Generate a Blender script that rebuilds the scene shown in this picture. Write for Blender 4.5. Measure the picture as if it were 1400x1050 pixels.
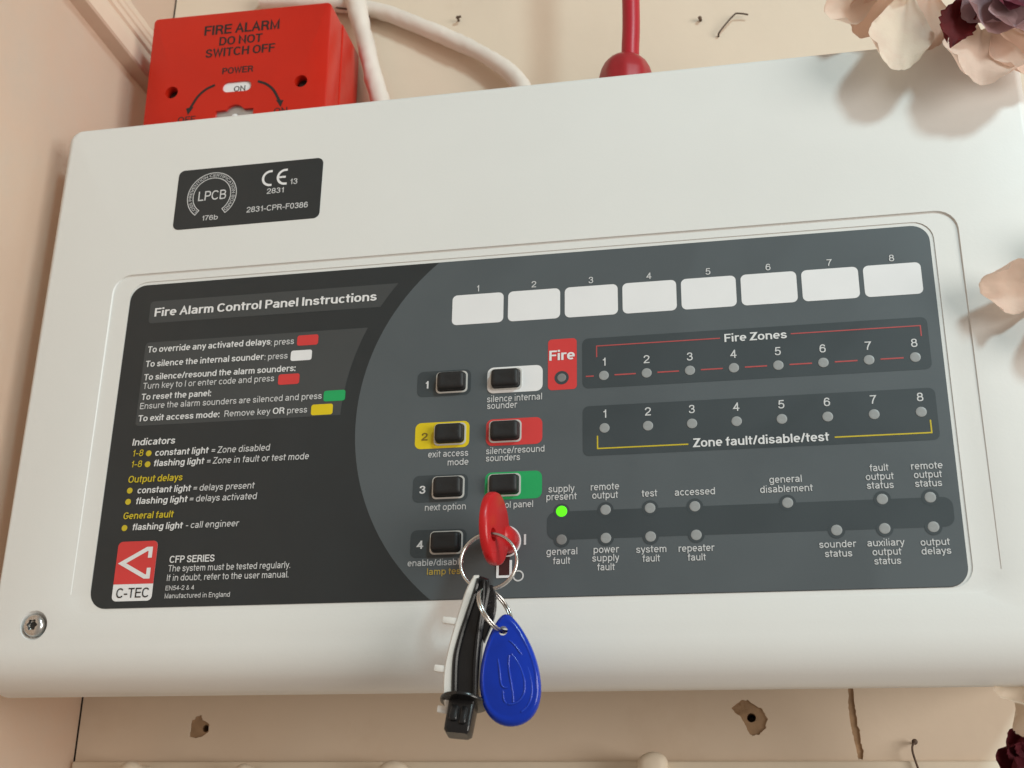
import bpy, bmesh, math, random
from mathutils import Vector, Matrix, noise

# ------------------------------------------------------------------ scene, camera, light
for o in list(bpy.data.objects):
    bpy.data.objects.remove(o, do_unlink=True)
S = bpy.context.scene
COL = S.collection
MM = 0.001

cam_d = bpy.data.cameras.new("camera")
cam = bpy.data.objects.new("camera", cam_d)
COL.objects.link(cam)
S.camera = cam
cam_d.sensor_fit = 'HORIZONTAL'
cam_d.sensor_width = 36.0
cam_d.lens = 44.23
cam_d.clip_start = 0.01
cam_d.clip_end = 20.0
_right = Vector((0.98037545, 0.19659589, 0.01463022))
_down = Vector((-0.05716961, 0.35454412, -0.93328993))
_fwd = Vector((-0.18866802, 0.91413813, 0.35882566))
_m = Matrix((_right, -_down, -_fwd)).transposed().to_4x4()
_m.translation = Vector((0.08864411, -0.41471476, -0.14954195))
cam.matrix_world = _m
cam_d.dof.use_dof = True
cam_d.dof.focus_distance = 0.455
cam_d.dof.aperture_fstop = 22.0

world = bpy.data.worlds.new("World")
S.world = world
world.use_nodes = True
world.node_tree.nodes["Background"].inputs[0].default_value = (1.0, 0.85, 0.71, 1)
world.node_tree.nodes["Background"].inputs[1].default_value = 0.32

def area_light(name, loc, target, size, power, color):
    d = bpy.data.lights.new(name, 'AREA')
    d.shape = 'DISK'
    d.size = size
    d.energy = power
    d.color = color
    o = bpy.data.objects.new(name, d)
    COL.objects.link(o)
    o.location = loc
    o.rotation_euler = (Vector(target) - Vector(loc)).to_track_quat('-Z', 'Y').to_euler()
    return o

area_light("room_lamp", (0.72, -0.92, 0.78), (0.05, 0, 0.05), 0.20, 8.6, (0.70, 0.95, 1.0))
area_light("fill_light", (1.45, -0.85, 0.0), (0, 0, 0), 0.9, 20.0, (0.99, 0.95, 0.88))  # broad fill added to brighten the left wall and lower wall, no real source

S.view_settings.view_transform = 'Standard'
S.view_settings.look = 'None'
S.view_settings.exposure = -0.06
S.view_settings.gamma = 1.0
S.view_settings.use_curve_mapping = False

# ------------------------------------------------------------------ materials
def material(name, color, rough=0.5, var=0.05, scale=60.0, bump=0.0, bscale=600.0, metal=0.0,
             spec=0.5, emit=None, coat=0.0, sss=0.0, dark=None, dscale=25.0, dpos=(0.55, 0.75), trans=0.0, smudge=0.0):
    m = bpy.data.materials.new(name)
    m.use_nodes = True
    nt = m.node_tree
    N, Lk = nt.nodes, nt.links
    b = N["Principled BSDF"]
    b.inputs["Roughness"].default_value = rough
    b.inputs["Metallic"].default_value = metal
    b.inputs["Specular IOR Level"].default_value = spec
    b.inputs["Coat Weight"].default_value = coat
    b.inputs["Coat Roughness"].default_value = 0.15
    tc = N.new("ShaderNodeTexCoord")
    nz = N.new("ShaderNodeTexNoise")
    nz.inputs["Scale"].default_value = scale
    nz.inputs["Detail"].default_value = 5
    Lk.new(tc.outputs["Object"], nz.inputs["Vector"])
    rp = N.new("ShaderNodeValToRGB")
    rp.color_ramp.elements[0].position = 0.3
    rp.color_ramp.elements[1].position = 0.7
    rp.color_ramp.elements[0].color = tuple(c * (1 - var) for c in color) + (1,)
    rp.color_ramp.elements[1].color = tuple(min(1, c * (1 + var)) for c in color) + (1,)
    Lk.new(nz.outputs["Fac"], rp.inputs["Fac"])
    out = rp.outputs["Color"]
    if dark is not None:
        n2 = N.new("ShaderNodeTexNoise")
        n2.inputs["Scale"].default_value = dscale
        n2.inputs["Detail"].default_value = 8
        n2.inputs["Roughness"].default_value = 0.7
        Lk.new(tc.outputs["Object"], n2.inputs["Vector"])
        r2 = N.new("ShaderNodeValToRGB")
        r2.color_ramp.elements[0].position = dpos[0]
        r2.color_ramp.elements[1].position = dpos[1]
        Lk.new(n2.outputs["Fac"], r2.inputs["Fac"])
        mx = N.new("ShaderNodeMix")
        mx.data_type = 'RGBA'
        Lk.new(r2.outputs["Color"], mx.inputs[0])
        Lk.new(out, mx.inputs[6])
        mx.inputs[7].default_value = tuple(dark) + (1,)
        out = mx.outputs[2]
    Lk.new(out, b.inputs["Base Color"])
    # a little unevenness of the gloss
    mr = N.new("ShaderNodeMapRange")
    mr.inputs[3].default_value = max(0.03, rough - 0.06)
    mr.inputs[4].default_value = min(1.0, rough + 0.06)
    Lk.new(nz.outputs["Fac"], mr.inputs[0])
    Lk.new(mr.outputs[0], b.inputs["Roughness"])
    if smudge:
        ns = N.new("ShaderNodeTexNoise")
        ns.inputs["Scale"].default_value = 22.0
        ns.inputs["Detail"].default_value = 6
        ns.inputs["Distortion"].default_value = 1.2
        Lk.new(tc.outputs["Object"], ns.inputs["Vector"])
        ms_ = N.new("ShaderNodeMapRange")
        ms_.inputs[1].default_value = 0.35
        ms_.inputs[2].default_value = 0.70
        ms_.inputs[3].default_value = rough - smudge
        ms_.inputs[4].default_value = rough + smudge
        Lk.new(ns.outputs["Fac"], ms_.inputs[0])
        Lk.new(ms_.outputs[0], b.inputs["Roughness"])
    if bump:
        n3 = N.new("ShaderNodeTexNoise")
        n3.inputs["Scale"].default_value = bscale
        n3.inputs["Detail"].default_value = 4
        Lk.new(tc.outputs["Object"], n3.inputs["Vector"])
        bp = N.new("ShaderNodeBump")
        bp.inputs["Strength"].default_value = 1.0
        bp.inputs["Distance"].default_value = bump * MM
        Lk.new(n3.outputs["Fac"], bp.inputs["Height"])
        Lk.new(bp.outputs["Normal"], b.inputs["Normal"])
    if emit:
        b.inputs["Emission Color"].default_value = tuple(emit[0]) + (1,)
        b.inputs["Emission Strength"].default_value = emit[1]
    if sss:
        b.inputs["Subsurface Weight"].default_value = sss
        b.inputs["Subsurface Radius"].default_value = (0.004, 0.002, 0.001)
        b.inputs["Subsurface Scale"].default_value = 1.0
    if trans:
        # thin cloth: some of the light comes through
        tr = N.new("ShaderNodeBsdfTranslucent")
        Lk.new(out, tr.inputs["Color"])
        ms = N.new("ShaderNodeMixShader")
        ms.inputs[0].default_value = trans
        Lk.new(b.outputs[0], ms.inputs[1])
        Lk.new(tr.outputs[0], ms.inputs[2])
        Lk.new(ms.outputs[0], N["Material Output"].inputs[0])
    return m

M = {}
M['cover'] = material("white_powder_coat", (0.73, 0.735, 0.72), 0.42, 0.02, 9, 0.022, 1100, smudge=0.08)
M['steel'] = material("grey_box_steel", (0.52, 0.50, 0.47), 0.5, 0.05, 40)
M['fascia'] = material("charcoal_film", (0.021, 0.026, 0.029), 0.46, 0.08, 30, 0.003, 2500, dark=(0.12, 0.125, 0.13), dscale=420, dpos=(0.735, 0.78), smudge=0.10)
M['film_grey'] = material("mid_grey_film", (0.084, 0.100, 0.110), 0.46, 0.04, 22, 0.003, 2500, dark=(0.24, 0.25, 0.26), dscale=420, dpos=(0.735, 0.78), smudge=0.10)
M['film_band'] = material("dark_grey_film", (0.052, 0.058, 0.061), 0.46, 0.05, 30, 0.003, 2500)
M['film_zone'] = material("slate_grey_film", (0.042, 0.054, 0.061), 0.46, 0.05, 30, 0.003, 2500, smudge=0.10)
M['film_red'] = material("red_film", (0.62, 0.045, 0.045), 0.45, 0.04)
M['film_green'] = material("green_film", (0.012, 0.36, 0.11), 0.45, 0.04)
M['film_yellow'] = material("yellow_film", (0.70, 0.53, 0.008), 0.45, 0.04)
M['film_white'] = material("white_film", (0.77, 0.775, 0.79), 0.45, 0.02)
M['ink_w'] = material("white_ink", (0.60, 0.61, 0.62), 0.5, 0.06, 400)
M['ink_b'] = material("strong_white_ink", (0.70, 0.71, 0.72), 0.5, 0.05, 400)
M['ink_hi'] = material("bright_white_ink", (0.74, 0.74, 0.75), 0.5, 0.04, 400)
M['ink_y'] = material("yellow_ink", (0.55, 0.43, 0.02), 0.5, 0.06, 400)
M['ink_yd'] = material("ochre_ink", (0.50, 0.36, 0.06), 0.5, 0.06, 400)
M['ink_r'] = material("red_ink", (0.42, 0.07, 0.07), 0.5, 0.06, 400)
M['ink_k'] = material("black_ink", (0.010, 0.010, 0.011), 0.5, 0.06, 400)
M['ink_2'] = material("brown_ink", (0.20, 0.13, 0.01), 0.5, 0.06, 400)
M['lens'] = material("grey_lamp_lens", (0.30, 0.315, 0.32), 0.35, 0.06, 500)
M['lens_dim'] = material("dim_lamp_lens", (0.20, 0.205, 0.205), 0.35, 0.06, 500)
M['lens_on'] = material("lit_green_lens", (0.10, 0.75, 0.02), 0.35, 0.04, emit=((0.10, 0.85, 0.0), 0.75))
M['rubber'] = material("black_rubber", (0.010, 0.010, 0.011), 0.55, 0.2, 250, 0.05, 700, dark=(0.06, 0.06, 0.06), dscale=500, dpos=(0.66, 0.80))
M['bezel'] = material("pale_button_edge", (0.60, 0.60, 0.58), 0.3, 0.05, 200, metal=0.25)
M['chrome'] = material("screw_chrome", (0.62, 0.62, 0.61), 0.28, 0.12, 300, metal=1.0)
M['socket'] = material("screw_socket", (0.05, 0.05, 0.05), 0.45, 0.1, 300, metal=0.8)
M['ring'] = material("nickel_wire", (0.66, 0.65, 0.63), 0.24, 0.08, 300, metal=1.0)
M['key_red'] = material("red_key_plastic", (0.47, 0.010, 0.012), 0.30, 0.06, 120, 0.02, 400, spec=0.4, smudge=0.08)
M['lock'] = material("lock_black", (0.012, 0.012, 0.012), 0.45, 0.1)
M['lock_red'] = material("lock_inside", (0.045, 0.008, 0.008), 0.5, 0.1)
M['fob'] = material("blue_fob_plastic", (0.004, 0.033, 0.38), 0.20, 0.10, 90, 0.03, 260, spec=0.35, smudge=0.08)
M['fob_line'] = material("blue_fob_moulding", (0.010, 0.052, 0.46), 0.2, 0.08, 90)
M['tool_black'] = material("black_nylon", (0.009, 0.009, 0.010), 0.24, 0.15, 150, 0.02, 350)
M['tool_white'] = material("white_nylon", (0.86, 0.85, 0.82), 0.4, 0.03, 80, trans=0.15)
M['switch_red'] = material("red_switch_plastic", (0.52, 0.017, 0.006), 0.36, 0.05, 40, 0.008, 900, spec=0.35, smudge=0.08)
M['switch_hole'] = material("switch_hole", (0.02, 0.006, 0.006), 0.5)
M['switch_silver'] = material("switch_lock_metal", (0.45, 0.45, 0.46), 0.35, 0.1, 300, metal=0.7)
M['wall'] = material("cream_paint", (0.74, 0.62, 0.495), 0.62, 0.05, 9, 0.35, 55, dark=(0.66, 0.52, 0.39), dscale=12, dpos=(0.56, 0.86))
M['wall_left'] = material("pink_paint", (0.92, 0.73, 0.59), 0.60, 0.05, 8, 0.45, 45, dark=(0.88, 0.74, 0.62), dscale=16, dpos=(0.45, 0.7))
M['board'] = material("lower_board_paint", (0.78, 0.69, 0.56), 0.6, 0.05, 12, 0.25, 60)
M['mould'] = material("moulding_paint", (0.72, 0.57, 0.45), 0.58, 0.05, 25, 0.25, 90)
M['wood'] = material("bare_wood", (0.36, 0.235, 0.14), 0.8, 0.25, 120, 0.35, 260, dark=(0.17, 0.09, 0.04), dscale=110)
M['hole'] = material("gap_shade_dark", (0.012, 0.008, 0.006), 0.8)  # near black, stands in for the shade deep in the corner gap
M['rust'] = material("rusty_wire", (0.09, 0.055, 0.035), 0.65, 0.3, 300, 0.05, 500)
M['cable_w'] = material("painted_white_cable", (0.76, 0.68, 0.61), 0.5, 0.05, 40, 0.25, 120)
M['cable_r'] = material("red_cable", (0.42, 0.010, 0.022), 0.4, 0.06, 60, 0.04, 300)
M['gland_r'] = material("red_gland_plastic", (0.33, 0.014, 0.02), 0.34, 0.06, 60)
M['petal_cream'] = material("cream_cloth", (0.90, 0.82, 0.72), 0.75, 0.06, 40, 0.06, 900, dark=(0.88, 0.74, 0.65), dscale=28, dpos=(0.48, 0.68), trans=0.22)
M['petal_pale'] = material("pale_pink_cloth", (0.89, 0.74, 0.65), 0.75, 0.06, 45, 0.06, 900, dark=(0.90, 0.80, 0.71), dscale=26, dpos=(0.45, 0.7), trans=0.22)
M['petal_peach'] = material("peach_cloth", (0.86, 0.67, 0.57), 0.75, 0.07, 45, 0.06, 900, dark=(0.88, 0.76, 0.66), dscale=26, dpos=(0.5, 0.7), trans=0.22)
M['petal_lilac'] = material("lilac_cloth", (0.62, 0.45, 0.47), 0.75, 0.12, 40, 0.06, 900, trans=0.2)
M['petal_mag'] = material("magenta_cloth", (0.42, 0.16, 0.22), 0.75, 0.15, 40, 0.06, 900, trans=0.15)
M['leaf_red'] = material("dark_red_cloth", (0.17, 0.008, 0.010), 0.7, 0.25, 90, 0.05, 900)
M['burgundy'] = material("burgundy_cloth", (0.15, 0.014, 0.026), 0.7, 0.25, 60, 0.05, 900)

# ------------------------------------------------------------------ helpers
def mesh_obj(name, bm, mat, parent=None, smooth=None):
    me = bpy.data.meshes.new(name)
    bm.normal_update()
    bm.to_mesh(me)
    bm.free()
    return link_mesh(name, me, mat, parent, smooth)

def link_mesh(name, me, mat, parent=None, smooth=None):
    if not me.materials:
        me.materials.append(M[mat] if isinstance(mat, str) else mat)
    if smooth is not None:
        for p in me.polygons:
            p.use_smooth = True
        me.set_sharp_from_angle(angle=math.radians(smooth))
    o = bpy.data.objects.new(name, me)
    COL.objects.link(o)
    if parent:
        o.parent = parent
    return o

def thing(name, label, cat, loc=(0, 0, 0), rot=None, group=None):
    o = bpy.data.objects.new(name, None)
    o.empty_display_size = 0.02
    COL.objects.link(o)
    o.location = loc
    if rot is not None:
        o.rotation_euler = rot
    o["label"] = label
    o["category"] = cat
    if group:
        o["group"] = group
    return o

def tag(o, label, cat, group=None):
    o["label"] = label
    o["category"] = cat
    if group:
        o["group"] = group
    return o

def structure(o):
    o["kind"] = "structure"
    return o

def rrect(x0, x1, z0, z1, r, n=6):
    pts = []
    for cx, cz, a in ((x1 - r, z1 - r, 0), (x0 + r, z1 - r, 90), (x0 + r, z0 + r, 180), (x1 - r, z0 + r, 270)):
        for i in range(n + 1):
            t = math.radians(a + 90 * i / n)
            pts.append((cx + r * math.cos(t), cz + r * math.sin(t)))
    return pts

def circle(cx, cz, r, n=28):
    return [(cx + r * math.cos(2 * math.pi * i / n), cz + r * math.sin(2 * math.pi * i / n)) for i in range(n)]

FLAT = lambda z: 0.0
def ysurf(z):                       # front of the cover leans out a touch towards its top
    return -0.7 * (z + 66) / 135.0

def sheet(name, pts, off, mat, parent, surf=FLAT):
    """a printed area: one thin face lying on the film (mm)"""
    bm = bmesh.new()
    vs = [bm.verts.new((x * MM, (surf(z) - off) * MM, z * MM)) for x, z in pts]
    f = bm.faces.new(vs)
    f.normal_update()
    if f.normal.y > 0:
        f.normal_flip()
    return mesh_obj(name, bm, mat, parent)

def ribbon_bm(bm, pts, w, off, surf=FLAT, closed=False, ys=1.0):
    n = len(pts)
    P = [Vector(p) for p in pts]
    L, Rr = [], []
    for i, p in enumerate(P):
        a = P[i - 1] if (i > 0 or closed) else None
        c = P[(i + 1) % n] if (i < n - 1 or closed) else None
        d1 = (p - a).normalized() if a is not None else None
        d2 = (c - p).normalized() if c is not None else None
        if d1 is None: d1 = d2
        if d2 is None: d2 = d1
        t = (d1 + d2).normalized()
        nn = Vector((-t.y, t.x))
        k = 1.0 / max(0.35, nn.dot(Vector((-d1.y, d1.x))))
        for lst, s in ((L, 1), (Rr, -1)):
            q = p + Vector((nn.x, nn.y * ys)) * (s * w / 2 * k)
            lst.append(bm.verts.new((q.x * MM, (surf(q.y) - off) * MM, q.y * MM)))
    for i in range(n if closed else n - 1):
        j = (i + 1) % n
        bm.faces.new((L[i], L[j], Rr[j], Rr[i]))

def ribbon(name, pts, w, off, mat, parent, surf=FLAT, closed=False):
    bm = bmesh.new()
    ribbon_bm(bm, pts, w, off, surf, closed)
    return mesh_obj(name, bm, mat, parent)

def loft(bm, loops, cap0=True, cap1=True):
    """loops: lists of 3D mm points with equal counts"""
    R_ = []
    for lp in loops:
        R_.append([bm.verts.new(Vector(p) * MM) for p in lp])
    n = len(R_[0])
    for a, b in zip(R_, R_[1:]):
        for i in range(n):
            j = (i + 1) % n
            bm.faces.new((a[i], a[j], b[j], b[i]))
    if cap0:
        bm.faces.new(list(reversed(R_[0])))
    if cap1:
        bm.faces.new(R_[-1])
    bmesh.ops.recalc_face_normals(bm, faces=bm.faces)
    return R_

def tube_bm(bm, pts, r, n=12, closed=False, caps=True):
    P = [Vector(p) for p in pts]
    m = len(P)
    loops = []
    up = None
    for i, p in enumerate(P):
        if closed:
            t = (P[(i + 1) % m] - P[i - 1]).normalized()
        else:
            t = (P[min(i + 1, m - 1)] - P[max(i - 1, 0)]).normalized()
        if up is None:
            up = t.orthogonal().normalized()
        up = (up - t * up.dot(t)).normalized()
        s = t.cross(up)
        rr = r(i / (m - 1)) if callable(r) else r
        loops.append([p + (up * math.cos(2 * math.pi * k / n) + s * math.sin(2 * math.pi * k / n)) * rr for k in range(n)])
    if closed:
        V = [[bm.verts.new(q * MM) for q in lp] for lp in loops]
        # best offset so that the tube closes without a twist
        d = min(range(n), key=lambda k: (V[0][k].co - V[-1][0].co).length)
        for i in range(m):
            a, b = V[i], V[(i + 1) % m]
            sh = d if i == m - 1 else 0
            for k in range(n):
                bm.faces.new((a[k], a[(k + 1) % n], b[(k + 1 + sh) % n], b[(k + sh) % n]))
        bmesh.ops.recalc_face_normals(bm, faces=bm.faces)
    else:
        loft(bm, loops, caps, caps)

def spline(pts, n=10):
    P = [Vector(p) for p in pts]
    P = [P[0] * 2 - P[1]] + P + [P[-1] * 2 - P[-2]]
    out = []
    for i in range(1, len(P) - 2):
        p0, p1, p2, p3 = P[i - 1:i + 3]
        for k in range(n):
            t = k / n
            out.append(0.5 * ((2 * p1) + (-p0 + p2) * t + (2 * p0 - 5 * p1 + 4 * p2 - p3) * t * t + (-p0 + 3 * p1 - 3 * p2 + p3) * t ** 3))
    out.append(P[-2].copy())
    return out

def holed_face(bm, outer, holes, yfun):
    """flat face with holes; returns the vertex loops (outer, hole, hole ...)"""
    loops = []
    edges = []
    for lp in [outer] + holes:
        vs = [bm.verts.new((x * MM, yfun(z) * MM, z * MM)) for x, z in lp]
        loops.append(vs)
        for i in range(len(vs)):
            edges.append(bm.edges.new((vs[i], vs[(i + 1) % len(vs)])))
    bmesh.ops.triangle_fill(bm, use_beauty=True, use_dissolve=False, edges=edges, normal=(0, -1, 0))
    return loops

def extend(bm, loop, pts3, cap=False):
    vs = [bm.verts.new(Vector(p) * MM) for p in pts3]
    n = len(vs)
    for i in range(n):
        j = (i + 1) % n
        bm.faces.new((loop[i], loop[j], vs[j], vs[i]))
    if cap:
        bm.faces.new(vs)
    return vs

# ---- lettering: a plain sans drawn as strokes (cap height 1, x-height XH)
XH = 0.74
def _arc(cx, cy, rx, ry, a0, a1, n=None, p=2.25):
    n = n or max(4, int(abs(a1 - a0) / 15))
    out = []
    for i in range(n + 1):
        a = math.radians(a0 + (a1 - a0) * i / n)
        c, s = math.cos(a), math.sin(a)
        out.append((cx + rx * math.copysign(abs(c) ** (2 / p), c), cy + ry * math.copysign(abs(s) ** (2 / p), s)))
    return out
def _sp(*pts):
    return [(q.x, q.y) for q in spline([(a, b, 0) for a, b in pts], 4)]
def _ell(w, y0, y1):
    return _arc(w / 2, (y0 + y1) / 2, w / 2, (y1 - y0) / 2, 0, 360, 26)
def _sk(w, h, k=1.0):
    return _sp((w * .96, h * .76), (w * .83, h * .93), (w * .5, h), (w * .15, h * .93), (w * .04, h * .74), (w * .2, h * .58), (w * .55, h * .48), (w * .9, h * .38), (w, h * .23), (w * .85, h * .06), (w * .5, 0), (w * .12, h * .07), (0, h * .27))
_n = lambda w, x0=0.0: [(x0, XH - .30)] + _arc(x0 + w / 2, XH - .28, w / 2, .28, 180, 0, 10) + [(x0 + w, 0)]
GLYPH = {
 ' ': (.16, []), '.': (0, [[(0, 0), (0, .001)]]), ',': (.05, [[(.05, .03), (0, -.16)]]), ':': (0, [[(0, 0), (0, .001)], [(0, XH - .05), (0, XH - .049)]]),
 '-': (.28, [[(0, .36), (.28, .36)]]), '=': (.5, [[(0, .28), (.5, .28)], [(0, .56), (.5, .56)]]), '/': (.32, [[(0, 0), (.32, 1)]]),
 '&': (.66, [_sp((.66, .02), (.45, .26), (.2, .6), (.14, .82), (.28, 1), (.42, .84), (.36, .68), (.12, .46), (0, .24), (.12, .03), (.34, .02), (.52, .18), (.6, .42))]),
 'a': (.52, [_arc(.26, XH - .22, .26, .22, 155, 0, 9) + [(.52, 0)], _sp((.52, .43), (.3, .405), (.1, .35), (0, .2), (.07, .04), (.24, 0), (.42, .08), (.52, .24))]),
 'b': (.56, [[(0, 0), (0, 1)], _ell(.56, 0, XH)]), 'c': (.52, [_arc(.28, XH / 2, .28, XH / 2, 42, 318, 20)]), 'd': (.56, [[(.56, 0), (.56, 1)], _ell(.56, 0, XH)]),
 'e': (.56, [[(0.02, .37), (.54, .37)], _arc(.28, XH / 2, .28, XH / 2, 0, 310, 22)]), 'f': (.30, [[(.12, 0), (.12, .82)] + _arc(.27, .84, .15, .16, 180, 85, 5), [(0, XH), (.3, XH)]]),
 'g': (.56, [_ell(.56, 0, XH), [(.56, XH), (.56, -.08)] + _arc(.28, -.08, .28, .2, 0, -155, 9)]), 'h': (.54, [[(0, 0), (0, 1)], _n(.54)]),
 'i': (0, [[(0, 0), (0, XH - .04)], [(0, 1.0), (0, 1.001)]]), 'k': (.5, [[(0, 0), (0, 1)], [(.46, XH), (0, .28)], [(.16, .44), (.5, 0)]]), 'l': (0, [[(0, 0), (0, 1)]]),
 'm': (.88, [[(0, 0), (0, XH)], _n(.44), _n(.44, .44)]), 'n': (.54, [[(0, 0), (0, XH)], _n(.54)]), 'o': (.58, [_ell(.58, 0, XH)]), 'p': (.56, [[(0, -.27), (0, XH)], _ell(.56, 0, XH)]),
 'q': (.56, [[(.56, -.27), (.56, XH)], _ell(.56, 0, XH)]), 'r': (.30, [[(0, 0), (0, XH)], [(0, XH - .30)] + _arc(.28, XH - .27, .28, .27, 180, 85, 6)]), 's': (.5, [_sk(.5, XH)]),
 't': (.30, [[(.12, .94), (.12, .14)] + _arc(.26, .14, .14, .14, 180, 270, 5), [(0, XH), (.3, XH)]]), 'u': (.54, [[(.54, 0), (.54, XH)], [(0, XH)] + _arc(.27, .28, .27, .28, 180, 360, 10) + [(.54, .32)]]),
 'v': (.52, [[(0, XH), (.26, 0), (.52, XH)]]), 'w': (.8, [[(0, XH), (.2, 0), (.4, XH), (.6, 0), (.8, XH)]]), 'x': (.5, [[(0, XH), (.5, 0)], [(.5, XH), (0, 0)]]),
 'y': (.52, [[(0, XH), (.27, .02)], [(.52, XH), (.25, -.1), (.17, -.25), (.04, -.27)]]),
 'A': (.72, [[(0, 0), (.36, 1), (.72, 0)], [(.12, .33), (.60, .33)]]), 'B': (.62, [[(.3, 1), (0, 1), (0, 0), (.34, 0)], [(0, .53), (.34, .53)], _sp((.28, 1), (.48, .96), (.57, .77), (.48, .57), (.3, .53)), _sp((.3, .53), (.54, .46), (.62, .26), (.52, .05), (.32, 0))]),
 'C': (.70, [_arc(.38, .5, .38, .5, 38, 322, 22)]), 'D': (.68, [[(.3, 0), (0, 0), (0, 1), (.3, 1)], _arc(.28, .5, .40, .5, 90, -90, 12)]), 'E': (.58, [[(.58, 1), (0, 1), (0, 0), (.58, 0)], [(0, .53), (.53, .53)]]),
 'F': (.54, [[(.54, 1), (0, 1), (0, 0)], [(0, .51), (.47, .51)]]), 'H': (.66, [[(0, 0), (0, 1)], [(.66, 0), (.66, 1)], [(0, .53), (.66, .53)]]), 'I': (0, [[(0, 0), (0, 1)]]),
 'G': (.74, [_arc(.38, .5, .38, .5, 40, 345, 22) + [(.74, .46), (.44, .46)]]),
 'L': (.50, [[(0, 1), (0, 0), (.5, 0)]]), 'M': (.78, [[(0, 0), (0, 1), (.39, .04), (.78, 1), (.78, 0)]]), 'N': (.68, [[(0, 0), (0, 1), (.68, 0), (.68, 1)]]), 'O': (.78, [_ell(.78, 0, 1)]),
 'P': (.60, [[(0, 0), (0, 1), (.3, 1)], _sp((.28, 1), (.5, .95), (.6, .73), (.5, .51), (.28, .46)), [(.3, .46), (0, .46)]]), 'R': (.64, [[(0, 0), (0, 1), (.32, 1)], _sp((.3, 1), (.52, .95), (.61, .75), (.52, .55), (.3, .5)), [(.32, .5), (0, .5)], [(.34, .5), (.52, .38), (.64, 0)]]),
 'S': (.62, [_sk(.62, 1)]), 'T': (.62, [[(0, 1), (.62, 1)], [(.31, 1), (.31, 0)]]), 'U': (.66, [[(0, 1)] + _arc(.33, .34, .33, .34, 180, 360, 12) + [(.66, 1)]]), 'V': (.66, [[(0, 1), (.33, 0), (.66, 1)]]),
 'W': (1.0, [[(0, 1), (.25, 0), (.5, 1), (.75, 0), (1.0, 1)]]), 'Z': (.60, [[(.02, 1), (.6, 1), (0, 0), (.6, 0)]]),
 '0': (.54, [_ell(.54, 0, 1)]), '1': (.26, [[(.25, 1), (.25, 0)], [(0, .755), (.10, .77), (.19, .83), (.24, .93)]]), '2': (.54, [_sp((0, .70), (.06, .91), (.27, 1), (.48, .91), (.54, .71), (.42, .47), (.16, .24), (.01, .01)) , [(0, 0), (.54, 0)]]),
 '3': (.54, [_sp((.02, .75), (.1, .94), (.27, 1), (.46, .93), (.5, .76), (.42, .58), (.22, .53)), _sp((.22, .53), (.45, .47), (.54, .28), (.46, .07), (.26, 0), (.07, .06), (0, .25))]), '4': (.56, [[(.42, 0), (.42, 1)], [(.40, .97), (0, .27), (.56, .27)]]),
 '5': (.54, [[(.50, 1), (.1, 1), (.03, .48)], _sp((.03, .48), (.14, .60), (.28, .63), (.47, .54), (.54, .32), (.46, .08), (.25, 0), (.06, .07), (0, .23))]), '6': (.54, [_ell(.54, 0, .62), _sp((0, .36), (.02, .64), (.1, .9), (.28, 1), (.45, .93), (.51, .77))]),
 '7': (.54, [[(0, 1), (.54, 1), (.34, .62), (.2, .25), (.17, 0)]]), '8': (.54, [_ell(.54, 0, .54), _arc(.27, .77, .23, .23, 0, 360, 22)]), '9': (.54, [_ell(.54, .38, 1), _sp((.54, .64), (.52, .36), (.44, .1), (.26, 0), (.09, .07), (.03, .23))]),
}
WEIGHT = {'l': 0.105, 'r': 0.14, 'm': 0.17, 'b': 0.212, 'x': 0.25}
PENY = {'l': 0.95, 'r': 0.92, 'm': 0.88, 'b': 0.72, 'x': 0.64}
_LS, _RS, _DG = set("bhiklmnpruBDEFHIKLMNPRU[1"), set("dhilmnqugaHIMNU1"), set("AVWTvwxyft/74")
def bearing(ch, left):
    if ch in _DG or (ch in 'rLFPkc' and not left): return 0.03
    if ch in (_LS if left else _RS): return 0.105
    return 0.06
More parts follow.
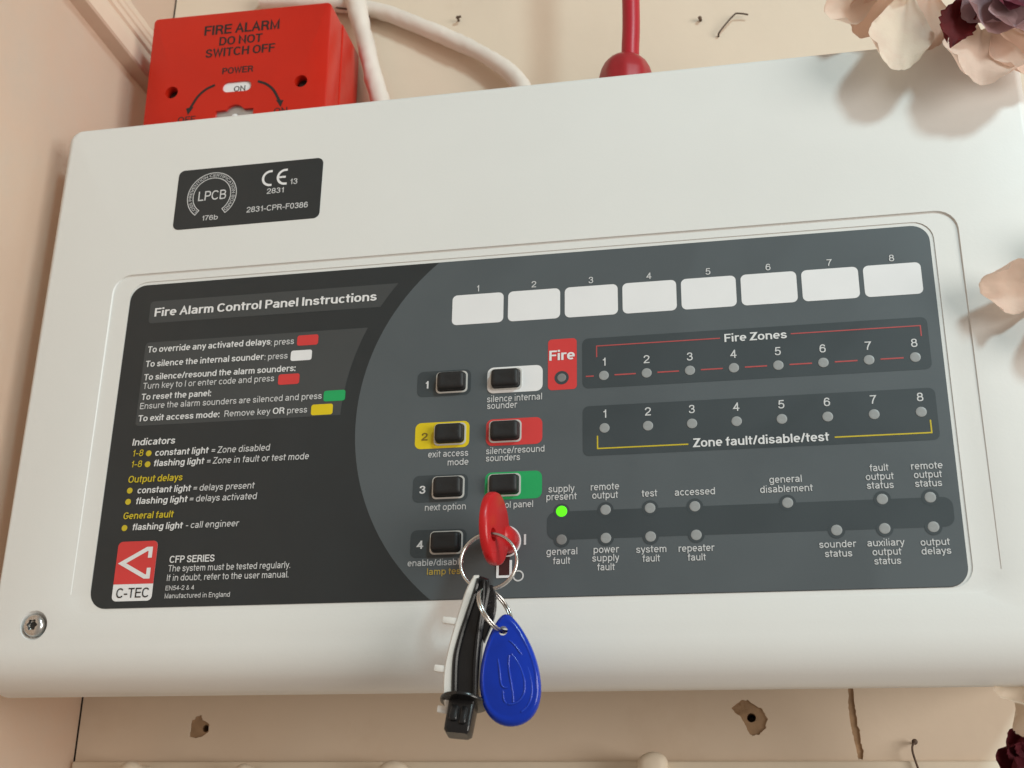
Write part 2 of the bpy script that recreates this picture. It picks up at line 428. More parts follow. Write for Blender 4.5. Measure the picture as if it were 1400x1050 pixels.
def glyph_run(s, sw, gap, ys=1.0):
    """stroke paths of a line of text with their pen width taken into account; returns paths, total width"""
    sv = sw * ys
    def fy(y):
        if y >= XH: return y - sv / 2
        if y <= 0: return y + sv / 2
        return sv / 2 + y * (XH - sv) / XH
    def fy1(y):                       # capitals, ascenders and digits are squeezed evenly
        return sv / 2 + y * (1 - sv)
    x = 0.0
    paths = []
    for ch in s:
        w, pl = GLYPH[ch]
        if paths and ch != ' ':
            x += bearing(ch, True) * gap
        lower = ch.islower() or ch in '.,:'
        wid = w * (1 + (sw - 0.13) * 0.55) + sw if (w or ch != ' ') else 0
        for p in pl:
            q = []
            for a, b in p:
                xx = x + sw / 2 + (a / w if w else 0) * (wid - sw)
                q.append((xx, fy(b) if lower else fy1(b)))
            if len(q) == 2 and abs(p[0][1] - p[1][1]) < 0.005 and p[0][0] == p[1][0]:   # a dot
                cx, cy = q[0]
                q = [(cx, cy - sw * .5), (cx, cy + sw * .5)] if p[0][1] < 0.9 else [(cx, 1.04 - sw * .78), (cx, 1.04)]
            else:
                closed_ = len(p) > 2 and abs(p[0][0] - p[-1][0]) < 1e-6 and abs(p[0][1] - p[-1][1]) < 1e-6
                if not closed_:                       # square ends: the pen reaches past the last point
                    for e0, e1, at in ((q[0], q[1], 0), (q[-1], q[-2], -1)):
                        dx, dy = e0[0] - e1[0], e0[1] - e1[1]
                        py = p[at][1]
                        if abs(dx) < 0.03 * abs(dy) + 1e-6:
                            q[at] = (e0[0], e0[1] + math.copysign(sv / 2, dy))
                        elif abs(dy) < 0.03 * abs(dx) + 1e-6:
                            q[at] = (e0[0] + math.copysign(sw / 2, dx), e0[1])
                        elif min(abs(py), abs(py - XH), abs(py - 1)) < 0.005 and len(p) < 6:
                            k_ = (sv / 2) / max(abs(dy), 1e-6)
                            if k_ < 1: q[at] = (e0[0] + dx * k_, e0[1] + dy * k_)
            paths.append(q)
        x += (w * 1.0 + 0.19) if ch == ' ' else wid + bearing(ch, False) * gap
    return paths, x - bearing(s[-1], False) * gap

def text(name, s, x, z, w, cap, parent, mat, weight='r', italic=0, off=0.4, surf=FLAT, align='L'):
    sw = WEIGHT[weight]
    gap = 1.0 - (sw - 0.13) * 2.8
    paths, tot = glyph_run(s, sw, gap, PENY[weight])
    ky = cap
    kx = (w / tot) if w else ky
    x0 = x - (tot * kx / 2 if align == 'C' else 0)
    bm = bmesh.new()
    for i, p in enumerate(paths):
        pts = []
        for a, b in p:
            if not pts or (Vector((a, b)) - Vector(pts[-1])).length > 1e-4:
                pts.append((a, b))
        if len(pts) > 2 and (Vector(pts[0]) - Vector(pts[-1])).length < 1e-3:
            pts = pts[:-1]
            closed = True
        else:
            closed = False
        v0 = len(bm.verts)
        ribbon_bm(bm, pts, sw, 0.0, closed=closed, ys=PENY[weight])
        bm.verts.ensure_lookup_table()
        for v in bm.verts[v0:]:
            u, t = v.co.x / MM, v.co.z / MM
            px = x0 + (u + (0.09 * t if italic else 0)) * kx
            pz = z + t * ky
            v.co = (px * MM, (surf(pz) - off - 0.012 * (i % 3)) * MM, pz * MM)
    return mesh_obj(name, bm, mat, parent)
def flush_text():
    pass


WORLD = {}
def base_thing(name, label, cat, loc, group=None):
    """a thing whose parts are written in room coordinates; the Empty stands at loc (mm)"""
    o = thing(name, label, cat, Vector(loc) * MM, group=group)
    WORLD[o.name] = Matrix.Translation(Vector(loc) * MM).inverted()
    return o
_link = link_mesh
def link_mesh(name, me, mat, parent=None, smooth=None):
    o = _link(name, me, mat, parent, smooth)
    if parent is not None and parent.name in WORLD:
        o.matrix_parent_inverse = WORLD[parent.name]
    return o

def ring_points(c, a, b, r, n=48):
    c, a, b = Vector(c), Vector(a).normalized(), Vector(b)
    b = (b - a * b.dot(a)).normalized()
    return [c + a * (r * math.cos(2 * math.pi * i / n)) + b * (r * math.sin(2 * math.pi * i / n)) for i in range(n)]

def slab_bm(x0, x1, y0, y1, z0, z1, bev=0.0, seg=2):
    bm = bmesh.new()
    bmesh.ops.create_cube(bm, size=1.0)
    for v in bm.verts:
        v.co = Vector(((x0 + x1) / 2 + v.co.x * (x1 - x0), (y0 + y1) / 2 + v.co.y * (y1 - y0), (z0 + z1) / 2 + v.co.z * (z1 - z0))) * MM
    if bev:
        bmesh.ops.bevel(bm, geom=bm.edges[:], offset=bev * MM, segments=seg, affect='EDGES', profile=0.5)
    return bm

# ------------------------------------------------------------------ the setting: walls, boards
WALL_Y = 90.0
rng = random.Random(7)
chips = {
    'left': ([(-150.9, -98.5), (-150.3, -94.0), (-147.8, -92.2), (-145.6, -91.8), (-145.1, -93.9), (-142.3, -95.2), (-142.0, -98.4), (-144.4, -100.6), (-147.2, -101.0), (-150.2, -100.9)], (-143.8, -97.2), 1.5),
    'right': ([(72.6, -90.8), (76.3, -88.1), (79.0, -87.7), (81.2, -89.4), (84.6, -91.4), (86.5, -95.0), (85.4, -98.7), (83.0, -100.6), (80.1, -101.5), (78.4, -98.6), (76.2, -94.4)], (80.3, -94.4), 1.75),
}
def roughen(pts, amp, seed, sub=5):
    out = []
    n = len(pts)
    for i in range(n):
        a, b = Vector(pts[i]), Vector(pts[(i + 1) % n])
        for k in range(sub):
            p = a.lerp(b, k / sub)
            q = noise.noise_vector(Vector((p.x * 0.9, p.y * 0.9, seed)))
            q2 = noise.noise_vector(Vector((p.x * 2.7, p.y * 2.7, seed + 5)))
            out.append((p.x + q.x * amp + q2.x * amp * 0.45, p.y + q.y * amp + q2.y * amp * 0.45))
    return out
Lc = [(117.3, -80), (116.9, -88), (116.6, -91), (116.9, -97), (117.3, -100), (117.9, -104), (118.4, -107), (118.8, -110.0)]
Rc = [(118.8, -80), (119.0, -88), (119.3, -91), (119.5, -97), (120.3, -100), (120.2, -104), (121.1, -107), (120.4, -110.0)]
edges_ = {k: roughen(v[0], 0.55, n_) for n_, (k, v) in enumerate(chips.items())}
edges_['crack'] = roughen(Lc + list(reversed(Rc)), 0.45, 3.3, 5)
bm = bmesh.new()
loops = holed_face(bm, [(-200.9, -260), (420, -260), (420, 420), (-200.9, 420)], list(edges_.values()), lambda z: WALL_Y)
extend(bm, loops[0], [(v.co.x / MM, 125.0, v.co.z / MM) for v in loops[0]])
for lp in loops[1:]:                                   # broken edge of the thick old paint
    cx_ = sum(v.co.x for v in lp) / len(lp) / MM
    extend(bm, lp, [(cx_ + (v.co.x / MM - cx_) * 0.94, WALL_Y + 0.9, v.co.z / MM) for v in lp])
bmesh.ops.recalc_face_normals(bm, faces=bm.faces)
back_wall = structure(mesh_obj("back_wall", bm, 'wall'))
bm = slab_bm(-215, -200.0, 97.0, 99.0, -260, 420)
mesh_obj("corner_gap_shade", bm, 'hole', back_wall)  # dark backing slab added behind the open gap, its shade painted in
# bare wood at the bottom of the chips, with the drilled holes left open
for k, (key, (pts, c, r)) in enumerate(chips.items()):
    bm = bmesh.new()
    x0, x1 = min(p[0] for p in pts) - 2, max(p[0] for p in pts) + 2
    z0, z1 = min(p[1] for p in pts) - 2, max(p[1] for p in pts) + 2
    lps = holed_face(bm, [(x0, z0), (x1, z0), (x1, z1), (x0, z1)], [circle(c[0], c[1], r, 20)], lambda z: WALL_Y + 0.7)
    extend(bm, lps[1], [(c[0] + (v.co.x / MM - c[0]) * 0.9, WALL_Y + 14, c[1] + (v.co.z / MM - c[1]) * 0.9) for v in lps[1]], cap=True)
    mesh_obj("drilled_hole", bm, 'wood', back_wall)
bm = bmesh.new()
vs = [bm.verts.new((x * MM, (WALL_Y + 0.8) * MM, z * MM)) for x, z in ((112, -112), (125, -112), (125, -78), (112, -78))]
bm.faces.new(vs)
mesh_obj("paint_crack", bm, 'wood', back_wall)

bm = slab_bm(-200.7, 420, 87.0, 90.6, -170, -110.6, 0.9, 3)
structure(mesh_obj("lower_board", bm, 'board', None, 35))

bm = bmesh.new()
NX, NZ = 30, 60
grid = []
for i in range(NX + 1):
    row = []
    for j in range(NZ + 1):
        y = -330 + (90.4 + 330) * i / NX
        z = -260 + 680 * j / NZ
        d = 0.9 * noise.noise(Vector((y * 0.02, z * 0.016, 1.7))) + 0.35 * noise.noise(Vector((y * 0.06, z * 0.05, 9.1)))
        d = min(d, 0.5) if y > 80 else d
        row.append(bm.verts.new(((-202.0 + d * (0 if y > 84 else 1)) * MM, y * MM, z * MM)))
    grid.append(row)
for i in range(NX):
    for j in range(NZ):
        bm.faces.new((grid[i][j], grid[i + 1][j], grid[i + 1][j + 1], grid[i][j + 1]))
bmesh.ops.solidify(bm, geom=bm.faces[:], thickness=12 * MM)
structure(mesh_obj("left_wall", bm, 'wall_left', None, 40))

# moulding along the left wall (a ridged strip that runs to the back wall)
prof = [(-203, 210.0), (-195.5, 210.6), (-194.6, 211.4), (-194.4, 217.0), (-195.2, 222.5), (-196.6, 225.0), (-197.0, 225.6), (-196.0, 226.6), (-196.0, 229.4),
        (-197.0, 230.4), (-196.2, 231.4), (-196.4, 234.0), (-197.6, 235.2), (-197.0, 236.4), (-197.8, 240.5), (-199.6, 243.2), (-203, 244.0)]
bm = bmesh.new()
loft(bm, [[(x, y, z) for x, z in prof] for y in [-330 + 42 * i for i in range(10)] + [89.9]])
tag(mesh_obj("wall_moulding", bm, 'mould', None, 25), "ridged cream pink moulding strip along the left wall, above the red switch box's left", "moulding")

# ------------------------------------------------------------------ the control panel
panel = base_thing("fire_alarm_panel", "large white fire alarm control panel with dark instruction fascia in the middle", "alarm panel", (0, 45, -93.6))
XL, XR, ZB, ZT = -190.4, 190.4, -93.6, 140.4

def cover_outline(n=10):
    """outline point plus how far it draws in (x, z) where the edge rolls over to the front"""
    pts = []
    for cx, cz, a, rx, rz in ((XR - 6, ZT - 6, 0, 6, 6), (XL + 6, ZT - 6, 90, 6, 6), (XL + 1.7, ZB + 16, 180, 1.7, 16), (XR - 1.7, ZB + 16, 270, 1.7, 16)):
        for i in range(n + 1):
            t = math.radians(a + 90 * i / n)
            low = max(0.0, -math.sin(t))
            pts.append((cx + rx * math.cos(t), cz + rz * math.sin(t), (1.5 if rz > 10 else 3.0) * math.cos(t), (15.5 if rz > 10 else 3.0) * math.sin(t), 3.0 + 10.2 * low ** 2))
    return pts
OUT = cover_outline()
bm = bmesh.new()
inner = [(x - dx, z - dz) for x, z, dx, dz, dy in OUT]
pocket1 = rrect(-160.0, 162.0, -66.6, 69.3, 7.5)
SCREWS = [(-173.0, -69.9), (173.0, -69.9)]
dimples = [circle(x, z, 5.4, 28) for x, z in SCREWS]
lps = holed_face(bm, inner, [pocket1] + dimples, ysurf)
prev = lps[0]
for k in range(1, 13):
    th = math.pi / 2 * k / 12
    ring = []
    for (x, z, dx, dz, dy), (ix, iz) in zip(OUT, inner):
        ring.append((ix + dx * math.sin(th), ysurf(iz) + dy * (1 - math.cos(th)), iz + dz * math.sin(th)))
    prev = extend(bm, prev, ring)
extend(bm, prev, [(x, 15.5, z) for x, z, dx, dz, dy in OUT], cap=True)
# shallow pocket for the fascia
p1 = [(x * 0.9985 + 0.0, 0.05, z * 0.9985) for x, z in pocket1]
lo = extend(bm, lps[1], p1)
pocket2 = rrect(-152.25, 153.5, -64.75, 65.9, 7.0)
l2 = [bm.verts.new((x * MM, 0.05 * MM, z * MM)) for x, z in pocket2]
for i in range(len(lo)):
    j = (i + 1) % len(lo)
    bm.faces.new((lo[i], lo[j], l2[j], l2[i]))
extend(bm, l2, [(x, 0.40, z) for x, z in pocket2], cap=True)
# countersinks of the cover screws
for lp, (sx, sz) in zip(lps[2:], SCREWS):
    a = extend(bm, lp, [(sx + (v.co.x / MM - sx) * 0.86, v.co.y / MM + 1.1, sz + (v.co.z / MM - sz) * 0.86) for v in lp])
    extend(bm, a, [(sx + (v.co.x / MM - sx) * 0.98, v.co.y / MM + 1.0, sz + (v.co.z / MM - sz) * 0.98) for v in a], cap=True)
bmesh.ops.recalc_face_normals(bm, faces=bm.faces)
cover = mesh_obj("cover", bm, 'cover', panel, 30)

bm = slab_bm(XL + 5, XR - 5, 15.7, WALL_Y - 0.2, ZB + 13.5, ZT - 4, 1.5, 2)
mesh_obj("back_box", bm, 'steel', panel, 35)

for sx, sz in SCREWS:
    bm = bmesh.new()
    lpz = []
    for r, y in ((4.1, 2.0), (4.1, 0.6), (3.9, -0.2), (3.4, -0.75), (2.6, -1.1), (1.9, -1.22), (1.75, -0.6), (1.6, 0.2)):
        star = r < 2.0
        lpz.append([(sx + (r * (1.0 + (0.14 * math.cos(6 * t) if star else 0))) * math.cos(t), y, sz + (r * (1.0 + (0.14 * math.cos(6 * t) if star else 0))) * math.sin(t)) for t in [2 * math.pi * i / 36 for i in range(36)]])
    loft(bm, lpz)
    scr = mesh_obj("screw", bm, 'chrome', panel, 40)
    bm = bmesh.new()
    loft(bm, [[(sx + 1.4 * math.cos(t), y, sz + 1.4 * math.sin(t)) for t in [2 * math.pi * i / 20 for i in range(20)]] for y in (0.3, 0.12)])
    mesh_obj("screw_socket", bm, 'socket', scr)

# fascia film
bm = bmesh.new()
FO = rrect(-152.0, 152.0, -64.45, 64.45, 6.3, 8)
loft(bm, [[(x, 0.38, z) for x, z in FO], [(x, 0.06, z) for x, z in FO], [(x * 0.9996, 0.0, z * 0.9992) for x, z in FO]])
fascia = mesh_obj("fascia", bm, 'fascia', panel, 30)

CX, CZ, CR, CR2 = 28.85, 0.6, 84.0, 90.2
def arc_x(z, r):
    return CX - math.sqrt(r * r - (z - CZ) ** 2)
e = 0.12
grey = []
for i in range(41):
    z = 64.45 - e - (128.9 - 2 * e) * i / 40
    grey.append((arc_x(z, CR), z))
rr = 6.2
for cx, cz, a0 in ((152 - e - rr, -64.45 + e + rr, -90), (152 - e - rr, 64.45 - e - rr, 0)):
    for i in range(9):
        t = math.radians(a0 + 90 * i / 8)
        grey.append((cx + rr * math.cos(t), cz + rr * math.sin(t)))
sheet("grey_field", grey, 0.06, 'film_grey', fascia)

def arc_box(z0, z1, x0, r=1.4):
    pts = []
    for i in range(13):
        z = z1 - (z1 - z0) * i / 12
        pts.append((arc_x(z, CR2), z))
    for i in range(5):
        t = math.radians(270 - 90 * i / 4)
        pts.append((x0 + r + r * math.cos(t), z0 + r + r * math.sin(t)))
    for i in range(5):
        t = math.radians(180 - 90 * i / 4)
        pts.append((x0 + r + r * math.cos(t), z1 - r + r * math.sin(t)))
    return pts
sheet("title_band", arc_box(47.6, 57.0, -143.0), 0.06, 'film_band', fascia)
box2 = arc_box(5.0, 39.4, -142.9)
box2 = [p if not (p[1] < 14 and p[0] > -70) else (min(p[0], -59.6), p[1]) for p in box2]
sheet("instruction_box", box2, 0.06, 'film_band', fascia)
for (x, z), c in zip([(-76.2, 35.9), (-78.3, 29.8), (-82.5, 20.4), (-64.0, 12.7), (-68.5, 7.5)], ['film_red', 'film_white', 'film_red', 'film_green', 'film_yellow']):
    sheet("colour_chip", rrect(x - 4.2, x + 4.2, z - 2.1, z + 2.1, 0.9, 4), 0.14, c, fascia)
for x, z in [(-135.9, -6.2), (-135.8, -10.5), (-141.7, -20.5), (-141.8, -24.8), (-141.9, -34.8)]:
    sheet("yellow_dot", circle(x, z, 1.15, 20), 0.10, 'ink_y', fascia)

TEXTS = [
    ('Fire Alarm Control Panel Instructions', -140.7, 50.3, 90.9, 3.6, 'x', 'w', 0),
    ('To override any activated delays', -141.6, 35.0, 50.5, 2.62, 'b', 'w', 0),
    (': press', -90.9, 34.6, 9.3, 2.59, 'r', 'w', 0),
    ('To silence the internal sounder', -141.7, 29.0, 48.4, 2.60, 'b', 'w', 0),
    (': press', -92.9, 28.8, 9.2, 2.56, 'r', 'w', 0),
    ('To silence/resound the alarm sounders:', -141.7, 23.5, 61.6, 2.56, 'b', 'w', 0),
    ('Turn key to I or enter code and press', -141.6, 19.9, 53.3, 2.55, 'r', 'w', 0),
    ('To reset the panel:', -141.7, 15.4, 28.5, 2.55, 'b', 'w', 0),
    ('Ensure the alarm sounders are silenced and press', -141.8, 11.7, 72.9, 2.52, 'r', 'w', 0),
    ('To exit access mode:', -141.9, 6.7, 33.0, 2.52, 'b', 'w', 0),
    ('Remove key', -106.9, 6.7, 18.2, 2.49, 'r', 'w', 0),
    ('OR', -87.7, 6.7, 4.6, 2.48, 'b', 'w', 0),
    ('press', -82.0, 6.6, 7.8, 2.46, 'r', 'w', 0),
    ('Indicators', -143.0, -2.9, 17.3, 2.74, 'b', 'w', 1),
    ('1-8', -142.5, -7.2, 4.4, 2.61, 'r', 'y', 1),
    ('constant light', -133.2, -7.4, 21.4, 2.59, 'b', 'w', 1),
    ('= Zone disabled', -110.6, -7.5, 22.9, 2.56, 'r', 'w', 1),
    ('1-8', -142.5, -11.5, 4.4, 2.59, 'r', 'y', 1),
    ('flashing light', -133.3, -11.5, 20.2, 2.58, 'b', 'w', 1),
    ('= Zone in fault or test mode', -112.0, -11.6, 39.8, 2.54, 'r', 'w', 1),
    ('Output delays', -142.8, -17.5, 21.8, 2.69, 'b', 'y', 1),
    ('constant light', -138.5, -21.8, 21.3, 2.53, 'b', 'w', 1),
    ('= delays present', -116.2, -21.8, 23.9, 2.51, 'r', 'w', 1),
    ('flashing light', -138.6, -25.9, 20.5, 2.52, 'b', 'w', 1),
    ('= delays activated', -117.2, -25.9, 26.1, 2.50, 'r', 'w', 1),
    ('General fault', -142.9, -31.5, 20.0, 2.62, 'b', 'y', 1),
    ('flashing light', -138.7, -35.8, 19.9, 2.48, 'b', 'w', 1),
    ('- call engineer', -117.6, -35.8, 20.6, 2.45, 'r', 'w', 1),
    ('CFP SERIES', -122.4, -48.5, 17.4, 2.59, 'b', 'w', 0),
    ('The system must be tested regularly.', -122.5, -51.7, 46.5, 2.39, 'r', 'w', 0),
    ('If in doubt, refer to the user manual.', -122.6, -55.1, 46.2, 2.37, 'r', 'w', 0),
    ('EN54-2 & 4', -122.7, -58.5, 11.0, 1.67, 'r', 'w', 0),
    ('Manufactured in England', -122.7, -61.4, 24.9, 1.77, 'r', 'w', 0),
    ('C-TEC', -141.7, -60.8, 12.7, 3.57, 'r', 'k', 0),
    ('silence internal', -6.0, 6.6, 20.1, 2.51, 'r', 'w', 0),
    ('sounder', -5.9, 4.0, 11.0, 2.51, 'r', 'w', 0),
    ('exit access', -27.1, -13.2, 14.7, 2.45, 'r', 'w', 0),
    ('mode', -19.8, -16.5, 7.6, 2.44, 'r', 'w', 0),
    ('silence/resound', -5.9, -13.0, 21.0, 2.43, 'r', 'w', 0),
    ('sounders', -5.9, -15.7, 12.3, 2.43, 'r', 'w', 0),
    ('next option', -27.5, -32.8, 14.8, 2.39, 'r', 'w', 0),
    ('control panel', -5.6, -32.9, 16.8, 2.35, 'r', 'w', 0),
    ('enable/disable', -32.9, -52.5, 20.0, 2.31, 'r', 'w', 0),
    ('lamp test', -25.8, -55.7, 13.0, 2.30, 'r', 'y', 0),
    ('Fire', 16.7, 21.3, 9.3, 3.85, 'x', 'w', 0),
    ('Fire Zones', 79.3, 24.3, 21.5, 3.05, 'b', 'w', 0),
    ('Zone fault/disable/test', 67.0, -14.0, 45.4, 3.15, 'b', 'w', 0),
    ('supply', 16.6, -28.0, 9.1, 2.53, 'r', 'w', 0),
    ('present', 15.9, -30.8, 10.6, 2.52, 'r', 'w', 0),
    ('remote', 31.4, -27.9, 9.8, 2.52, 'r', 'w', 0),
    ('output', 31.9, -30.9, 8.9, 2.51, 'r', 'w', 0),
    ('test', 48.9, -30.9, 5.3, 2.49, 'r', 'w', 0),
    ('accessed', 60.1, -31.0, 13.5, 2.48, 'r', 'w', 0),
    ('general', 16.0, -50.1, 10.6, 2.44, 'r', 'w', 0),
    ('fault', 18.3, -53.3, 5.9, 2.43, 'r', 'w', 0),
    ('power', 32.2, -49.9, 8.6, 2.43, 'r', 'w', 0),
    ('supply', 31.7, -52.8, 9.1, 2.42, 'r', 'w', 0),
    ('fault', 33.4, -55.9, 5.9, 2.41, 'r', 'w', 0),
    ('system', 46.6, -50.3, 10.1, 2.41, 'r', 'w', 0),
    ('fault', 48.7, -53.4, 5.8, 2.40, 'r', 'w', 0),
    ('repeater', 60.8, -50.4, 11.8, 2.40, 'r', 'w', 0),
    ('fault', 63.7, -53.5, 6.0, 2.37, 'r', 'w', 0),
    ('general', 91.8, -27.9, 10.6, 2.45, 'r', 'w', 0),
    ('disablement', 88.6, -31.2, 17.2, 2.44, 'r', 'w', 0),
    ('fault', 124.6, -25.3, 6.0, 2.43, 'r', 'w', 0),
    ('output', 123.1, -28.3, 8.9, 2.42, 'r', 'w', 0),
    ('status', 123.2, -31.3, 8.5, 2.41, 'r', 'w', 0),
    ('remote', 137.8, -25.3, 9.9, 2.41, 'r', 'w', 0),
    ('output', 138.4, -28.3, 8.8, 2.40, 'r', 'w', 0),
    ('status', 138.5, -31.3, 8.4, 2.39, 'r', 'w', 0),
    ('sounder', 106.5, -50.6, 11.7, 2.34, 'r', 'w', 0),
    ('status', 108.1, -53.7, 8.6, 2.33, 'r', 'w', 0),
    ('auxiliary', 121.7, -50.6, 11.6, 2.33, 'r', 'w', 0),
    ('output', 123.1, -53.6, 9.0, 2.32, 'r', 'w', 0),
    ('status', 123.4, -56.6, 8.3, 2.30, 'r', 'w', 0),
    ('output', 138.3, -50.9, 9.0, 2.31, 'r', 'w', 0),
    ('delays', 138.3, -53.8, 9.1, 2.30, 'r', 'w', 0),
]
for s, x, z, w, cap, wt, colr, it in TEXTS:
    mt = {'w': 'ink_w', 'y': 'ink_y', 'k': 'ink_k'}[colr]
    if wt == 'x': mt = 'ink_hi'
    if wt == 'b' and colr == 'w': mt = 'ink_b'
    if s == "lamp test": mt = 'ink_yd'
    text("printed_text", s, x, z, w, cap, fascia, mt, wt, it, 0.26)

# maker's badge
badge_red = rrect(-143.4, -127.8, -56.0, -40.0, 1.4, 4)
sheet("maker_badge", [(x, z) for x, z in rrect(-143.4, -127.8, -62.0, -40.0, 1.8, 5)], 0.10, 'film_white', fascia)
sheet("badge_field", [(-127.8, -55.8), (-127.8, -41.8)] + [(-129.6 + 1.8 * math.cos(math.radians(a)), -41.8 + 1.8 * math.sin(math.radians(a))) for a in (20, 45, 70, 90)] +
      [(-141.6 + 1.8 * math.cos(math.radians(a)), -41.8 + 1.8 * math.sin(math.radians(a))) for a in (90, 110, 135, 160, 180)] + [(-143.4, -55.8)], 0.16, 'film_red', fascia)
bm = bmesh.new()
path = [(-130.3, -46.3), (-130.3, -42.6), (-141.0, -48.1), (-130.2, -53.6), (-130.2, -50.2)]
ribbon_bm(bm, [(-130.3, -46.3), (-130.3, -43.0), (-131.6, -43.0), (-141.0, -48.1), (-131.5, -53.2), (-130.2, -53.2), (-130.2, -50.0)], 1.55, 0.22)
mesh_obj("badge_arrow", bm, 'ink_hi', fascia)

# zone cards, lamps and numbers
for i in range(8):
    x = -20.1 + 21.22 * i
    sheet("zone_card", rrect(x, x + 19.5, 37.9, 50.0, 1.9, 5), 0.14, 'film_white', fascia)
    text("printed_text", str(i + 1), -10.5 + 21.28 * i, 51.0, None, 2.55, fascia, 'ink_w', 'r', 0, 0.26, align='C')
sheet("zone_panel", rrect(28.7, 148.0, 9.8, 29.1, 2.2, 5), 0.12, 'film_zone', fascia)
sheet("zone_panel", rrect(28.7, 148.0, -15.4, 3.1, 2.2, 5), 0.12, 'film_zone', fascia)
sheet("lamp_strip", rrect(16.1, 149.6, -44.9, -34.9, 3.2, 6), 0.12, 'film_zone', fascia)
sheet("fire_panel", rrect(16.2, 26.7, 9.9, 29.6, 1.5, 5), 0.14, 'film_red', fascia)
for pts in ([(33.9, 21.6), (33.9, 25.9), (77.8, 25.9)], [(102.2, 25.9), (145.6, 25.9), (145.6, 22.0)]):
    ribbon("bracket_line", pts, 0.42, 0.20, 'ink_r', fascia)
for pts in ([(33.9, -8.1), (33.9, -12.8), (65.3, -12.8)], [(114.2, -12.8), (145.5, -12.8), (145.5, -8.3)]):
    ribbon("bracket_line", pts, 0.48, 0.20, 'ink_y', fascia)
ribbon("dash_line", [(29.9, 14.4), (32.8, 14.4)], 0.5, 0.20, 'ink_r', fascia)

lamp_mesh = {}
def lamp(x, z, r, mat, bezel=None, name="indicator_lamp"):
    key = (r, mat)
    if key not in lamp_mesh:
        bm = bmesh.new()
        n = 24
        loft(bm, [[(q * r * math.cos(2 * math.pi * i / n), y, q * r * math.sin(2 * math.pi * i / n)) for i in range(n)] for q, y in ((1.0, 0.05), (1.0, -0.02), (0.95, -0.05), (0.6, -0.07), (0.2, -0.08))])
        me = bpy.data.meshes.new(name)
        bm.to_mesh(me); bm.free()
        me.materials.append(M[mat])
        for p in me.polygons: p.use_smooth = True
        lamp_mesh[key] = me
    o = bpy.data.objects.new(name, lamp_mesh[key])
    COL.objects.link(o)
    o.parent = fascia
    o.location = (x * MM, -0.2 * MM, z * MM)
    if bezel:
        sheet("lamp_surround", circle(x, z, bezel, 28), 0.18, 'film_zone', fascia)
for i in range(8):
    x = 36.4 + 15.21 * i
    lamp(x, 14.4, 1.78, 'lens')
    lamp(x, -5.35, 1.78, 'lens')
    text("printed_text", str(i + 1), x + 0.1, 18.1, None, 3.05, fascia, 'ink_w', 'r', 0, 0.26, align='C')
    text("printed_text", str(i + 1), x + 0.1, -1.6, None, 3.05, fascia, 'ink_w', 'r', 0, 0.26, align='C')
    if i < 7:
        ribbon("dash_line", [(x + 3.8, 14.4), (x + 11.4, 14.4)], 0.5, 0.20, 'ink_r', fascia)
lamp(21.2, 14.5, 1.6, 'lens_dim', 2.6)
lamp(21.2, -34.85, 1.95, 'lens_on', 2.75)
for x in (36.4, 51.6, 66.7, 97.3, 127.7, 142.8):
    lamp(x, -34.9, 1.8, 'lens', 2.75)
for x in (21.2, 36.4, 51.55, 66.8, 112.4, 127.6, 142.8):
    lamp(x, -44.8, 1.8, 'lens' if x > 30 else 'lens_dim', 2.75)

# buttons on their coloured fields
BZ = (15.2, -4.75, -24.6, -44.5)
for z, c, d, nc in zip(BZ, ('film_zone', 'film_yellow', 'film_zone', 'film_zone'), '1234', ('ink_hi', 'ink_2', 'ink_hi', 'ink_hi')):
    sheet("button_field", rrect(-32.3, -12.2, z - 5.1, z + 4.8, 2.2, 5), 0.14, c, fascia)
    text("printed_text", d, -28.7, z - 1.9, None, 2.9, fascia, nc, 'b', 0, 0.26, align='C')
for z, c in zip(BZ[:3], ('film_white', 'film_red', 'film_green')):
    sheet("button_field", rrect(-6.1, 14.3, z - 5.2, z + 4.8, 2.4, 5), 0.14, c, fascia)

def button(x, z, seed):
    rg = random.Random(seed)
    bm = bmesh.new()
    o2 = rrect(x - 5.9, x + 5.9, z - 4.15, z + 4.15, 1.6, 5)
    i2 = rrect(x - 5.35, x + 5.35, z - 3.6, z + 3.6, 1.25, 5)
    loft(bm, [[(a, 0.1, b) for a, b in o2], [(a, -0.42, b) for a, b in o2], [(a, -0.50, b) for a, b in i2], [(a, 0.1, b) for a, b in i2]], False, False)
    frame_bm = bm
    bm = bmesh.new()
    dx, dz = rg.uniform(-.12, .12), rg.uniform(-.1, .1)
    lps_ = []
    for s, y in ((0.0, 0.1), (0.0, -1.5), (0.12, -2.3), (0.45, -2.9), (0.95, -3.2), (1.7, -3.3), (2.9, -3.2)):
        lps_.append([(a + dx, y + (0.16 * math.cos((a - x) * 0.55)), b + dz) for a, b in rrect(x - 5.15 + s, x + 5.15 - s, z - 3.4 + s, z + 3.4 - s, max(0.3, 1.35 - s * 0.4) if s < 2.4 else 0.3, 5)])
    loft(bm, lps_)
    b = mesh_obj("push_button", bm, 'rubber', panel, 50)
    mesh_obj("button_frame", frame_bm, 'bezel', b, 40)
k = 0
for z in BZ:
    button(-19.3, z, k); k += 1
for z in BZ[:3]:
    button(0.9, z, k); k += 1

